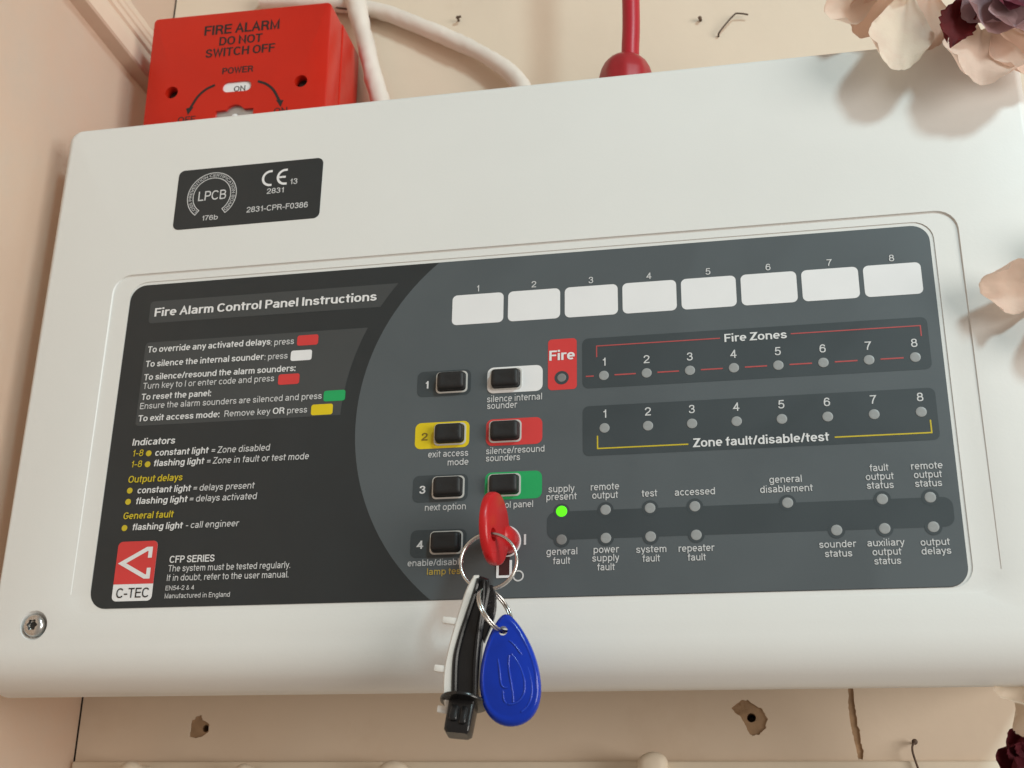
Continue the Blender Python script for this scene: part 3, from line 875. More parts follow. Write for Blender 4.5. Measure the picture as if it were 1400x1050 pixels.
# key switch
LKX, LKZ = 1.4, -44.8
bm = bmesh.new()
loft(bm, [[(LKX + r * math.cos(t), y, LKZ + r * math.sin(t)) for t in [2 * math.pi * i / 36 for i in range(36)]] for r, y in ((5.7, 0.1), (5.7, -0.30), (5.15, -0.34), (5.1, -0.16))], False, True)
lock = mesh_obj("key_switch", bm, 'film_white', panel, 40)
bm = bmesh.new()
loft(bm, [[(LKX + r * math.cos(t), y, LKZ + r * math.sin(t)) for t in [2 * math.pi * i / 36 for i in range(36)]] for r, y in ((5.08, 0.0), (5.08, -0.24), (4.6, -0.5), (4.2, -0.5))])
mesh_obj("lock_barrel", bm, 'lock', lock, 40)
ribbon("key_slot_outline", [(-0.9, -51.4), (-0.9, -57.1), (3.7, -57.1), (3.7, -51.4)], 0.85, 0.44, 'film_white', lock)
sheet("key_slot", [(-0.6, -50.2), (-0.6, -56.7), (3.3, -56.7), (3.3, -50.2)], 0.40, 'lock_red', lock)
text("printed_text", "I", 8.5, -46.2, None, 3.7, fascia, 'ink_w', 'b', 0, 0.26, align='C')
ribbon("printed_circle", circle(6.3, -56.9, 1.7, 28), 0.5, 0.26, 'ink_w', fascia, closed=True)

# approval label on the cover
cl = lambda z: ysurf(z)
lab = rrect(-137.2, -75.2, 87.7, 114.9, 2.6, 6)
bm = bmesh.new()
loft(bm, [[(x, ysurf(z) + 0.05, z) for x, z in lab], [(x, ysurf(z) - 0.12, z) for x, z in lab]])
label_o = mesh_obj("approval_label", bm, 'fascia', panel)
RX, RZ = -121.7, 102.0
def arc_pts(r, a0, a1, n=40):
    return [(RX + r * math.cos(math.radians(a0 + (a1 - a0) * i / n)), RZ + r * math.sin(math.radians(a0 + (a1 - a0) * i / n))) for i in range(n + 1)]
bm = bmesh.new()
ring = arc_pts(10.5, -52, 232) + list(reversed(arc_pts(8.1, -52, 232)))
ribbon_bm(bm, ring, 0.34, 0.2, ysurf, closed=True)
mesh_obj("approval_ring", bm, 'ink_w', label_o)
text("printed_text", "LPCB", -127.5, 100.0, 12.0, 4.3, label_o, 'ink_w', 'r', 0, 0.2, ysurf)
text("printed_text", "176b", -124.9, 90.9, 6.8, 2.2, label_o, 'ink_w', 'r', 0, 0.2, ysurf)
text("printed_text", "13", -88.6, 103.9, 3.1, 2.5, label_o, 'ink_w', 'r', 0, 0.2, ysurf)
text("printed_text", "2831", -98.1, 100.5, 7.1, 2.4, label_o, 'ink_w', 'r', 0, 0.2, ysurf)
text("printed_text", "2831-CPR-F0386", -106.0, 92.8, 25.7, 2.5, label_o, 'ink_w', 'r', 0, 0.2, ysurf)
def half_ring(cx, cz, r):
    return [(cx + r * math.cos(math.radians(a)), cz + r * math.sin(math.radians(a))) for a in range(90, 271, 9)]
bm = bmesh.new()
ribbon_bm(bm, [(-96.4, 110.75)] + half_ring(-97.1, 107.6, 3.15) + [(-96.4, 104.45)], 1.0, 0.2, ysurf)
ribbon_bm(bm, [(-90.0, 110.75)] + half_ring(-90.8, 107.6, 3.15) + [(-90.0, 104.45)], 1.0, 0.2, ysurf)
ribbon_bm(bm, [(-93.4, 107.6), (-90.6, 107.6)], 0.9, 0.21, ysurf)
mesh_obj("approval_mark", bm, 'ink_hi', label_o)

flush_text()
# lettering round the approval ring, one joined print
def ring_text(s, r, cap, a0, a1):
    bm = bmesh.new()
    sw = 0.13
    paths, tot = glyph_run(s, sw, 1.1)
    for i, p in enumerate(paths):
        pts = []
        for a, c in p:
            if not pts or (Vector((a, c)) - Vector(pts[-1])).length > 1e-4:
                pts.append((a, c))
        cl_ = len(pts) > 2 and (Vector(pts[0]) - Vector(pts[-1])).length < 1e-3
        v0 = len(bm.verts)
        ribbon_bm(bm, pts[:-1] if cl_ else pts, sw, 0.0, closed=cl_)
        bm.verts.ensure_lookup_table()
        for v in bm.verts[v0:]:
            u, t = v.co.x / MM, v.co.z / MM
            an = math.radians(a0 + (a1 - a0) * u / tot)
            rad = r + (t - 0.5) * cap
            x, z = RX + rad * math.cos(an), RZ + rad * math.sin(an)
            v.co = (x * MM, (ysurf(z) - 0.2 - 0.012 * (i % 3)) * MM, z * MM)
    return mesh_obj("printed_text", bm, 'ink_w', label_o)
ring_text("LOSS PREVENTION CERTIFICATION BOARD", 9.3, 1.25, 229, -49)

# ------------------------------------------------------------------ red isolator switch above the panel
ex = Vector((1.0, 0.030, 0.0)).normalized()
ez = Vector((0.0, -0.050, 1.0)); ez = (ez - ex * ez.dot(ex)).normalized()
ey = ez.cross(ex)
iso = thing("isolator_switch", "red power isolator switch box lettered in black, above the white panel", "switch box", (-0.1385, 0.043, 0.1845))
iso.rotation_euler = Matrix((ex, ey, ez)).transposed().to_euler()
bm = bmesh.new()
HW, HT, HB = 44.0, 42.0, -40.5
plate = rrect(-HW, HW, HB, HT, 2.2, 5)
def inset(pts, d):
    cx, cz = 0, (HT + HB) / 2
    return [(x - math.copysign(d, x - cx), z - math.copysign(d, z - cz)) for x, z in pts]
pill = rrect(-6.3, 7.6, -1.6, 3.7, 2.6, 6)
slot = []
for a in range(-60, 61, 15): slot.append((0.5 + 5.0 * math.sin(math.radians(a)), -13.4 + 5.0 * math.cos(math.radians(a))))
slot = slot + [(9.6, -11.0), (9.6, -14.6)] + [(0.5 + 5.0 * math.sin(math.radians(a)), -13.4 + 5.0 * math.cos(math.radians(a))) for a in range(105, 256, 15)] + [(-8.6, -14.6), (-8.6, -11.0)]
hl = [circle(-31.3, 0.9, 3.1, 24), circle(31.5, 0.9, 3.1, 24), pill, slot]
lps = holed_face(bm, inset(plate, 0.8), hl, lambda z: 0.0)
a = extend(bm, lps[0], [(x, 0.25, z) for x, z in inset(plate, 0.2)])
a = extend(bm, a, [(x, 0.9, z) for x, z in plate])
a = extend(bm, a, [(x, 17.0, z) for x, z in plate])
extend(bm, a, [(x, 17.0, z) for x, z in inset(plate, 3)], cap=True)
for lp, d in zip(lps[1:], (5.0, 5.0, 0.9, 1.6)):
    extend(bm, lp, [(v.co.x / MM, d, v.co.z / MM) for v in lp])
bmesh.ops.recalc_face_normals(bm, faces=bm.faces)
mesh_obj("front_plate", bm, 'switch_red', iso, 30)
pb = rrect(-HW - 0.5, HW + 0.5, HB - 0.4, HT + 0.4, 2.4, 5)
bm = bmesh.new()
loft(bm, [[(x, 17.6, z) for x, z in inset(pb, 0.5)], [(x, 18.2, z) for x, z in pb], [(x, 43.6, z) for x, z in pb]])
mesh_obj("back_box", bm, 'switch_red', iso, 30)
for x in (-31.3, 31.5):
    bm = bmesh.new()
    loft(bm, [[(x + r * math.cos(t), y, 0.9 + r * math.sin(t)) for t in [2 * math.pi * i / 20 for i in range(20)]] for r, y in ((3.1, 5.2), (3.1, 4.8))])
    f_ = mesh_obj("screw_hole", bm, 'switch_hole', iso)
    bm = bmesh.new()
    loft(bm, [[(x + r * math.cos(t), y, 0.9 + r * math.sin(t)) for t in [2 * math.pi * i / 20 for i in range(20)]] for r, y in ((2.2, 4.7), (2.2, 3.8), (1.6, 3.4))])
    mesh_obj("screw", bm, 'socket', iso, 40)
sheet("indicator_window", rrect(-6.5, 7.8, -1.8, 3.9, 2.6, 6), -0.8, 'film_white', iso)
sheet("lock_face", circle(0.5, -13.4, 10.5, 30), -1.5, 'switch_silver', iso)
bm = bmesh.new()
loft(bm, [[(0.5 + r * math.cos(t), y, -14.5 + r * math.sin(t)) for t in [2 * math.pi * i / 20 for i in range(20)]] for r, y in ((1.6, 1.3), (1.6, 0.6), (1.1, 0.3))])
mesh_obj("lock_pin", bm, 'film_white', iso, 40)
for s, x, z, w, c, wt in (("FIRE ALARM", -17.8, 30.0, 37.1, 5.2, 'x'), ("DO NOT", -9.9, 23.8, 21.2, 4.6, 'x'), ("SWITCH OFF", -16.2, 17.8, 34.1, 4.6, 'x'), ("POWER", -7.1, 8.1, 15.1, 3.4, 'x')):
    text("printed_text", s, x, z, w, c, iso, 'ink_k', wt, 0, 0.08)
text("printed_text", "ON", 1.8, -1.1, None, 2.8, iso, 'ink_k', 'm', 0, -0.72, align='C')
text("printed_text", "OFF", -22.5, -15.8, None, 3.2, iso, 'ink_k', 'm', 0, 0.08, align='C')
text("printed_text", "ON", 22.8, -15.3, None, 3.2, iso, 'ink_k', 'm', 0, 0.08, align='C')
flush_text()
for sg in (-1, 1):
    bm = bmesh.new()
    pts = [(0.3 + sg * p.x, p.y) for p in [Vector((q.x, q.y)) for q in spline([(10.4, 2.8, 0), (14.6, 0.9, 0), (18.2, -2.4, 0), (20.6, -6.6, 0), (21.6, -8.6, 0)], 6)]]
    ribbon_bm(bm, pts, 1.25, 0.08)
    vs = [bm.verts.new(((0.3 + sg * x) * MM, -0.09 * MM, z * MM)) for x, z in ((19.9, -7.9), (23.6, -8.3), (22.4, -11.9))]
    bm.faces.new(vs)
    mesh_obj("turn_arrow", bm, 'ink_k', iso)

# ------------------------------------------------------------------ cables
def cable(name, pts, r, mat, label, n=12, sides=14, lump=0.0, seed=0):
    bm = bmesh.new()
    P = spline(pts, n)
    if lump:
        tube_bm(bm, P, lambda t: r * (1 + lump * noise.noise(Vector((t * 9, seed, 0.3)))), sides)
        for v in bm.verts:
            v.co += Vector(noise.noise_vector(v.co * 300 + Vector((seed, 0, 0)))) * r * 0.10 * MM
    else:
        tube_bm(bm, P, r, sides)
    return tag(mesh_obj(name, bm, mat, None, 60), label, "cable")
cable("white_cable", [(-108, 84, 330), (-101.5, 82, 275), (-95.5, 80.5, 250), (-90.5, 80, 232), (-85.5, 79.5, 212), (-80.8, 79, 196), (-76.5, 79, 178), (-74, 79, 150), (-74, 79, 128)], 4.5, 'cable_w',
      "thick painted white cable passing beside the red switch box into the panel", lump=0.22, seed=1.0)
cable("white_cable", [(-150, 86, 268), (-118, 85.5, 262), (-90, 85, 254), (-70, 84.5, 243.5), (-50, 84, 231), (-32, 83.5, 219), (-18.5, 83, 207), (-11, 82.5, 196), (-9, 82, 184), (-8, 82, 150), (-8, 82, 128)], 4.2, 'cable_w',
      "painted white cable curving right and down behind the panel's top edge", lump=0.18, seed=4.0)
cable("red_cable", [(45.5, 22, 300), (46.2, 22, 240), (46.9, 22, 200), (46.9, 22, 180), (46.3, 22, 166), (46.0, 22, 150)], 3.75, 'cable_r', "red cable dropping straight into the red gland on top of the panel")
bm = bmesh.new()
gx, gy = 44.2, 22.0
gl = []
for r, z in ((11.2, ZT - 1.0), (11.2, 152.5), (10.9, 154.0), (10.3, 156.5), (9.2, 159.0), (7.4, 161.2), (5.4, 162.6), (4.2, 163.0)):
    gl.append([(gx + r * math.cos(t) * (1 - (0.03 if (i % 4 < 2 and z < 157) else 0)), gy + r * math.sin(t) * (1 - (0.03 if (i % 4 < 2 and z < 157) else 0)), z) for i, t in enumerate([2 * math.pi * i / 40 for i in range(40)])])
loft(bm, gl)
gland = base_thing("cable_gland", "dark red domed cable gland on the panel's top edge", "cable gland", (gx, gy, ZT))
mesh_obj("gland_dome", bm, 'gland_r', gland, 40)
bm = bmesh.new()
loft(bm, [[(gx + r * math.cos(2 * math.pi * i / 6), gy + r * math.sin(2 * math.pi * i / 6), z) for i in range(6)] for r, z in ((13, ZT + 0.1), (13, ZT + 6.0))])
mesh_obj("gland_nut", bm, 'gland_r', gland, 30)

def wire(name, pts, r, mat, label, cat, sides=8, head=None):
    bm = bmesh.new()
    tube_bm(bm, spline(pts, 6), r, sides)
    if head:
        hx, hy, hz, hr = head
        bmesh.ops.create_uvsphere(bm, u_segments=12, v_segments=8, radius=hr * MM, matrix=Matrix.Translation(Vector((hx, hy, hz)) * MM) @ Matrix.Diagonal((1, 0.6, 1, 1)))
    return tag(mesh_obj(name, bm, mat, None, 50), label, cat)
wire("bent_wire", [(81.6, 90.5, 218.6), (81.7, 88, 218.8), (83.5, 87.5, 221.2), (87.2, 87, 225.4), (89.6, 87, 227.9), (90.6, 87, 228.4), (93.5, 87.3, 228.0), (95.8, 87.6, 227.4)], 0.42, 'rust', "thin rusty bent wire on the cream wall right of the red cable", "wire")
wire("wall_nail", [(73.6, 91, 228.9), (73.4, 87.6, 228.7)], 0.75, 'rust', "small nail head in the cream wall between red cable and bent wire", "nail", head=(73.3, 87.6, 228.7, 0.95))
wire("wall_nail", [(-45.6, 91, 244.8), (-45.2, 87.0, 244.3), (-43.6, 86.6, 244.6)], 0.6, 'rust', "tiny rusty nail just above the curving white cable", "nail", head=(-45.4, 86.8, 244.4, 0.9))
wire("wall_nail", [(-94.2, 91, 254.2), (-92.8, 86, 252.9), (-91.6, 85.4, 252.2)], 1.1, 'rust', "rusty nail where the two white cables part, right of the red box", "nail", head=(-91.4, 85.4, 251.6, 1.9))
wire("tie_wire", [(-112, 88, 259.5), (-109, 84, 257.0), (-106.5, 83, 255.4), (-103.4, 83, 254.6), (-101, 84, 254.4)], 0.5, 'rust', "short dark tie wire at the top right corner of the red box", "wire")
wire("hooked_nail", [(139.4, 91, -104.0), (139.2, 86.6, -104.2), (138.2, 85.4, -105.6), (138.1, 85.2, -107.8), (138.8, 85.2, -111.0), (139.6, 85.0, -114.4), (140.2, 85.0, -119.0)], 0.42, 'rust', "thin dark wire hooked over a nail below the panel, right of the crack", "wire", head=(139.3, 86.8, -103.9, 1.1))

# painted pegs that stand on the lower board, only their tops in the picture
for (x, z, r, lab_) in ((-166.5, -117.0, 5.2, "leftmost painted cream peg at the bottom edge, below the left drilled hole"),
                        (-117.4, -116.4, 3.8, "small painted cream peg at the bottom edge, second from the left"),
                        (-56.6, -117.0, 6.0, "painted cream peg at the bottom edge, left of the hanging black tool"),
                        (43.6, -113.6, 5.6, "tallest painted cream peg at the bottom edge, left of the right drilled hole")):
    bm = bmesh.new()
    lp = []
    for q, y in ((0.82, 88.0), (0.80, 80.0), (0.92, 77.0), (1.0, 74.5), (0.98, 72.5), (0.86, 70.6), (0.5, 69.6)):
        lp.append([(x + q * r * math.cos(t) * (1 + 0.07 * math.sin(3 * t + x)), y, z + q * r * math.sin(t) * (1 + 0.06 * math.cos(2 * t + x))) for t in [2 * math.pi * i / 20 for i in range(20)]])
    loft(bm, lp)
    tag(mesh_obj("wall_peg", bm, 'board', None, 50), lab_, "peg", "painted pegs on the lower board")

# ------------------------------------------------------------------ keys and tags hanging from the lock
key = base_thing("red_key", "red plastic key turned in the panel's key switch", "key", (LKX, -1, LKZ))
def plate_with_hole(outline, hole, half, bev, place):
    """flat piece with rounded rim; place maps (a, b, thickness) to room mm"""
    bm = bmesh.new()
    c = Vector((sum(p[0] for p in outline) / len(outline), sum(p[1] for p in outline) / len(outline)))
    def sc(d):
        out = []
        n = len(outline)
        for i in range(n):
            t = Vector(outline[(i + 1) % n]) - Vector(outline[i - 1])
            nn = Vector((t.y, -t.x)).normalized()
            out.append((outline[i][0] - nn.x * d, outline[i][1] - nn.y * d))
        return out
    rings = []
    for d, w in ((bev, -half), (bev * 0.3, -half + bev * 0.35), (0.0, -half + bev), (0.0, half - bev), (bev * 0.3, half - bev * 0.35), (bev, half)):
        rings.append([bm.verts.new(place(a, b, w) * MM) for a, b in sc(d)])
    n = len(outline)
    for r0, r1 in zip(rings, rings[1:]):
        for i in range(n):
            j = (i + 1) % n
            bm.faces.new((r0[i], r0[j], r1[j], r1[i]))
    h0 = [bm.verts.new(place(a, b, -half) * MM) for a, b in hole]
    h1 = [bm.verts.new(place(a, b, half) * MM) for a, b in hole]
    for i in range(len(hole)):
        j = (i + 1) % len(hole)
        bm.faces.new((h0[i], h0[j], h1[j], h1[i]))
    for o_, h in ((rings[0], h0), (rings[-1], h1)):
        ed = []
        for lp in (o_, h):
            for i in range(len(lp)):
                e_ = bm.edges.get((lp[i], lp[(i + 1) % len(lp)]))
                ed.append(e_)
        bmesh.ops.triangle_fill(bm, use_beauty=True, edges=ed)
    bmesh.ops.recalc_face_normals(bm, faces=bm.faces)
    return bm
KX = 4.4
yaw = math.radians(11)
def key_place(a, b, w):     # a runs out of the panel, b up
    return Vector((KX + w * math.cos(yaw) - (a) * math.sin(yaw), -a + w * math.sin(yaw), b))
ov = []
for i in range(48):
    t = 2 * math.pi * i / 48
    ov.append((16.6 + 9.6 * math.cos(t), -44.4 + 12.4 * math.sin(t)))
bow = mesh_obj("bow", plate_with_hole(ov, circle(21.0, -47.5, 2.3, 20), 1.6, 0.9, key_place), 'key_red', key, 50)
bm = bmesh.new()
loft(bm, [[(LKX + 1.0 + 0.1 * y + r * math.cos(t), y, LKZ + r * 1.05 * math.sin(t)) for t in [2 * math.pi * i / 32 for i in range(32)]] for r, y in ((4.3, -0.4), (4.5, -0.9), (4.5, -6.0), (4.3, -8.2), (3.6, -10.2), (2.2, -11.6))])
mesh_obj("collar", bm, 'key_red', key, 50)

bm = bmesh.new()
RC = Vector((0.6, -21.2, -56.5))
tube_bm(bm, ring_points(RC, (1, 0.02, 0), (0, 0.06, 1), 9.35, 64), 0.55, 10, closed=True)
tube_bm(bm, [p + Vector((0, 0.75, 0)) for p in ring_points(RC, (1, 0.02, 0), (0, 0.06, 1), 9.3, 64)], 0.5, 10, closed=True)
tag(mesh_obj("key_ring", bm, 'ring', None, 60), "large silver split ring through the red key's bow", "key ring")
bm = bmesh.new()
c2 = Vector((3.2, -21.6, -72.6))
pa, pb_ = Vector((0.44, -0.02, -0.9)), Vector((0.34, 0.90, 0.12))
nrm = pa.cross(pb_).normalized()
tube_bm(bm, ring_points(c2 + nrm * 0.42, pa, pb_, 7.9, 56), 0.42, 10, closed=True)
tube_bm(bm, ring_points(c2 - nrm * 0.42, pa, pb_, 7.9, 56), 0.42, 10, closed=True)
tag(mesh_obj("key_ring", bm, 'ring', None, 60), "small silver split ring joining the blue fob to the large ring", "key ring")

# blue fob
fob = base_thing("key_fob", "blue plastic teardrop key fob hanging below the lock", "key fob", (8, -22, -110))
FC = Vector((8.3, -22.6, -91.6))
fyaw, ftilt = math.radians(4), math.radians(5)
def fob_place(u, v, w):
    u2 = u * math.cos(ftilt) - v * math.sin(ftilt)
    v2 = u * math.sin(ftilt) + v * math.cos(ftilt)
    return FC + Vector((u2 * math.cos(fyaw) + w * math.sin(fyaw), u2 * math.sin(fyaw) - w * math.cos(fyaw), v2))
def tear(s, n=56):
    out = []
    for i in range(n):
        t = 2 * math.pi * i / n
        c_, s_ = math.cos(t), math.sin(t)
        out.append((9.2 * s * s_ * (1 - 0.30 * c_ - 0.10 * c_ * c_ * c_), (17.4 * c_) * s))
    return out
bm = bmesh.new()
lp = []
for s, w in ((0.5, -2.2), (0.85, -2.0), (0.96, -1.5), (1.0, -0.5), (1.0, 0.5), (0.975, 1.4), (0.92, 2.0), (0.87, 2.15), (0.84, 2.0), (0.8, 2.05), (0.6, 2.5), (0.35, 2.75), (0.12, 2.85)):
    lp.append([fob_place(u, v - (1 - s) * 1.2, w) for u, v in tear(s)])
loft(bm, lp)
fo = mesh_obj("fob_body", bm, 'fob', fob, 50)
cut = bmesh.new()
q = [fob_place(-0.9 + 1.5 * math.cos(t), 11.9 + 1.5 * math.sin(t), -6) for t in [2 * math.pi * i / 20 for i in range(20)]]
q2 = [fob_place(-0.9 + 1.5 * math.cos(t), 11.9 + 1.5 * math.sin(t), 6) for t in [2 * math.pi * i / 20 for i in range(20)]]
loft(cut, [q, q2])
co = mesh_obj("cutter", cut, 'fob')
md = fo.modifiers.new("hole", 'BOOLEAN'); md.operation = 'DIFFERENCE'; md.object = co; md.solver = 'EXACT'
dg = bpy.context.evaluated_depsgraph_get()
nm = bpy.data.meshes.new_from_object(fo.evaluated_get(dg))
fo.modifiers.clear()
fo.data = nm
bpy.data.objects.remove(co)
for p in nm.polygons: p.use_smooth = True
nm.set_sharp_from_angle(angle=math.radians(40))
def fob_h(u, v):
    best = 2.0
    # height of the domed front under (u, v)
    for s, w in ((0.8, 2.05), (0.6, 2.5), (0.35, 2.75), (0.12, 2.85)):
        if abs(v + (1 - s) * 1.2) < 17.4 * s:
            c_ = (v + (1 - s) * 1.2) / (17.4 * s)
            if abs(u) <= 9.2 * s * math.sqrt(max(0, 1 - c_ * c_)) * (1 - 0.30 * c_):
                best = w
    return best
for pts in ([(u * 0.72, v * 0.66 - 2.6) for u, v in tear(1.0)[2:26]],
            [(u * 0.50, v * 0.46 - 2.9) for u, v in tear(1.0)[4:30]],
            [(-3.0, 3.2), (-2.7, 0.0), (-2.6, -4.0), (-1.9, -5.6), (-0.6, -5.8)],
            [(0.6, 4.0), (0.2, 1.0), (0.5, -3.0), (0.9, -8.0), (0.8, -10.5)],
            [(-2.2, -6.6), (-2.0, -9.6), (-0.8, -11.0)]):
    bm = bmesh.new()
    P = spline([fob_place(u, v, fob_h(u, v) + 0.03) for u, v in pts], 3)
    tube_bm(bm, P, 0.3, 8)
    mesh_obj("moulded_line", bm, 'fob_line', fob, 60)

# white nylon test key and black nylon tool, both on the large ring
wk = base_thing("white_test_key", "flat white plastic test key with side tabs, hanging behind the black tool", "test key", (-10, -17, -104))
def path_plate(name, Lp, Rp, y0, y1, mat, parent, bev=0.5):
    """closed outline from a left and a right edge, given depth y0 (front) .. y1 (back)"""
    ol = [(p.x, p.y) for p in [Vector((q.x, q.y)) for q in spline([(a, b, 0) for a, b in Rp], 5)]]
    ol += [(p.x, p.y) for p in [Vector((q.x, q.y)) for q in reversed(spline([(a, b, 0) for a, b in Lp], 5))]]
    bm = bmesh.new()
    c = Vector((sum(p[0] for p in ol) / len(ol), sum(p[1] for p in ol) / len(ol)))
    def ins(d):
        out = []
        n = len(ol)
        for i in range(n):
            t = (Vector(ol[(i + 1) % n]) - Vector(ol[i - 1]))
            nn = Vector((t.y, -t.x)).normalized()
            if nn.dot(Vector(ol[i]) - c) < 0 and False: nn = -nn
            out.append((ol[i][0] - nn.x * d, ol[i][1] - nn.y * d))
        return out
    sign = sum((ol[i][0] * ol[(i + 1) % len(ol)][1] - ol[(i + 1) % len(ol)][0] * ol[i][1]) for i in range(len(ol)))
    bv = bev if sign > 0 else -bev
    loft(bm, [[(a, y, b) for a, b in ins(d)] for y, d in ((y1, bv), (y1 - bev, 0), (y0 + bev, 0), (y0, bv))])
    return mesh_obj(name, bm, mat, parent, 40)
path_plate("blade", [(-3.6, -61.6), (-6.2, -66.6), (-9.3, -76.8), (-11.6, -86.0), (-12.6, -92.6), (-12.5, -99.6), (-11.6, -103.6)],
           [(-2.0, -61.6), (-3.2, -66.4), (-5.9, -75.6), (-8.4, -85.0), (-9.3, -92.0), (-9.3, -99.5), (-9.4, -103.6)], -24.4, -21.6, 'tool_white', wk)
for x, z, w in ((-13.2, -75.6, 4.6), (-15.4, -90.8, 4.2), (-13.9, -103.4, 4.0)):
    bm = slab_bm(x - 0.4, x + w, -24.0, -22.0, z - 1.2, z + 1.0, 0.35, 2)
    bmesh.ops.rotate(bm, verts=bm.verts, cent=Vector((x, -23, z)) * MM, matrix=Matrix.Rotation(math.radians(8), 3, 'Y'))
    mesh_obj("side_tab", bm, 'tool_white', wk, 40)

bt = base_thing("black_tool", "black plastic flanged tool key hanging left of the blue fob", "tool key", (-7, -22, -114))
path_plate("handle", [(-1.9, -61.6), (-3.4, -67.0), (-5.7, -73.4), (-7.9, -81.0), (-9.4, -88.0), (-9.9, -95.0), (-9.9, -101.2)],
           [(1.0, -62.6), (1.5, -66.5), (0.2, -74.0), (-0.6, -81.0), (-1.2, -88.0), (-1.5, -95.0), (-1.7, -101.4)], -23.4, -19.6, 'tool_black', bt, 0.6)
# raised edges that leave a long hollow down the handle
path_plate("left_rail", [(-2.4, -62.6), (-4.0, -68.0), (-6.3, -75.0), (-8.4, -82.0), (-9.75, -89.0), (-9.8, -100.8)], [(-1.4, -62.6), (-2.6, -68.0), (-4.8, -75.0), (-6.8, -82.0), (-8.0, -89.0), (-8.0, -100.8)], -25.0, -23.2, 'tool_black', bt, 0.5)
path_plate("right_rail", [(-0.9, -63.2), (-0.9, -70.0), (-2.2, -78.0), (-3.2, -88.0), (-3.3, -100.8)], [(0.3, -63.2), (0.1, -70.0), (-0.9, -78.0), (-1.6, -88.0), (-1.8, -100.8)], -24.6, -23.2, 'tool_black', bt, 0.4)
path_plate("side_wing", [(0.3, -64.5), (-0.2, -70.0), (-0.4, -76.0), (-0.8, -81.0)], [(2.2, -64.5), (3.4, -69.0), (2.9, -75.0), (-0.2, -83.0)], -22.4, -20.4, 'tool_black', bt, 0.35)
for i in range(6):
    z = -66.2 - 1.9 * i
    bm = slab_bm(0.5 - 0.12 * i, 2.7 - 0.14 * i, -22.75, -22.3, z - 0.4, z + 0.4, 0.12, 1)
    bmesh.ops.rotate(bm, verts=bm.verts, cent=Vector((1.6, -22, z)) * MM, matrix=Matrix.Rotation(math.radians(-28), 3, 'Y'))
    mesh_obj("grip_rib", bm, 'tool_black', bt)
bm = bmesh.new()
axis = Vector((-0.09, -0.30, -1)).normalized()
fu = Vector((1, 0, -0.09)).normalized()
fv = axis.cross(fu)
fcn = Vector((-6.2, -22.0, -101.4))
loft(bm, [[fcn + axis * h + (fu * math.cos(t) * r + fv * math.sin(t) * r) for t in [2 * math.pi * i / 40 for i in range(40)]] for r, h in ((7.0, -0.55), (7.5, -0.4), (7.6, 0.0), (7.5, 0.5), (7.0, 0.65))])
mesh_obj("flange", bm, 'tool_black', bt, 40)
bm = bmesh.new()
loft(bm, [[fcn + axis * h + fu * a + fv * b for a, b in rrect(-hw, hw, -hd, hd, 0.9, 4)] for h, hw, hd in ((0.3, 4.2, 3.4), (8.6, 4.1, 3.3), (10.2, 4.0, 3.2), (11.0, 3.3, 2.6))])
shank = mesh_obj("shank", bm, 'tool_black', bt, 40)
for a0, a1, h0, h1 in ((-2.8, -0.4, 2.6, 7.6), (0.5, 2.6, 2.9, 8.4)):
    bm = bmesh.new()
    loft(bm, [[fcn + axis * h + fu * a + fv * w for a, h in rrect(a0 + d, a1 - d, h0 + d, h1 - d, 0.7, 4)] for w, d in ((3.0, 0), (4.0, 0), (4.25, 0.25))])
    bmesh.ops.recalc_face_normals(bm, faces=bm.faces)
    mesh_obj("shank_rib", bm, 'tool_black', shank, 40)

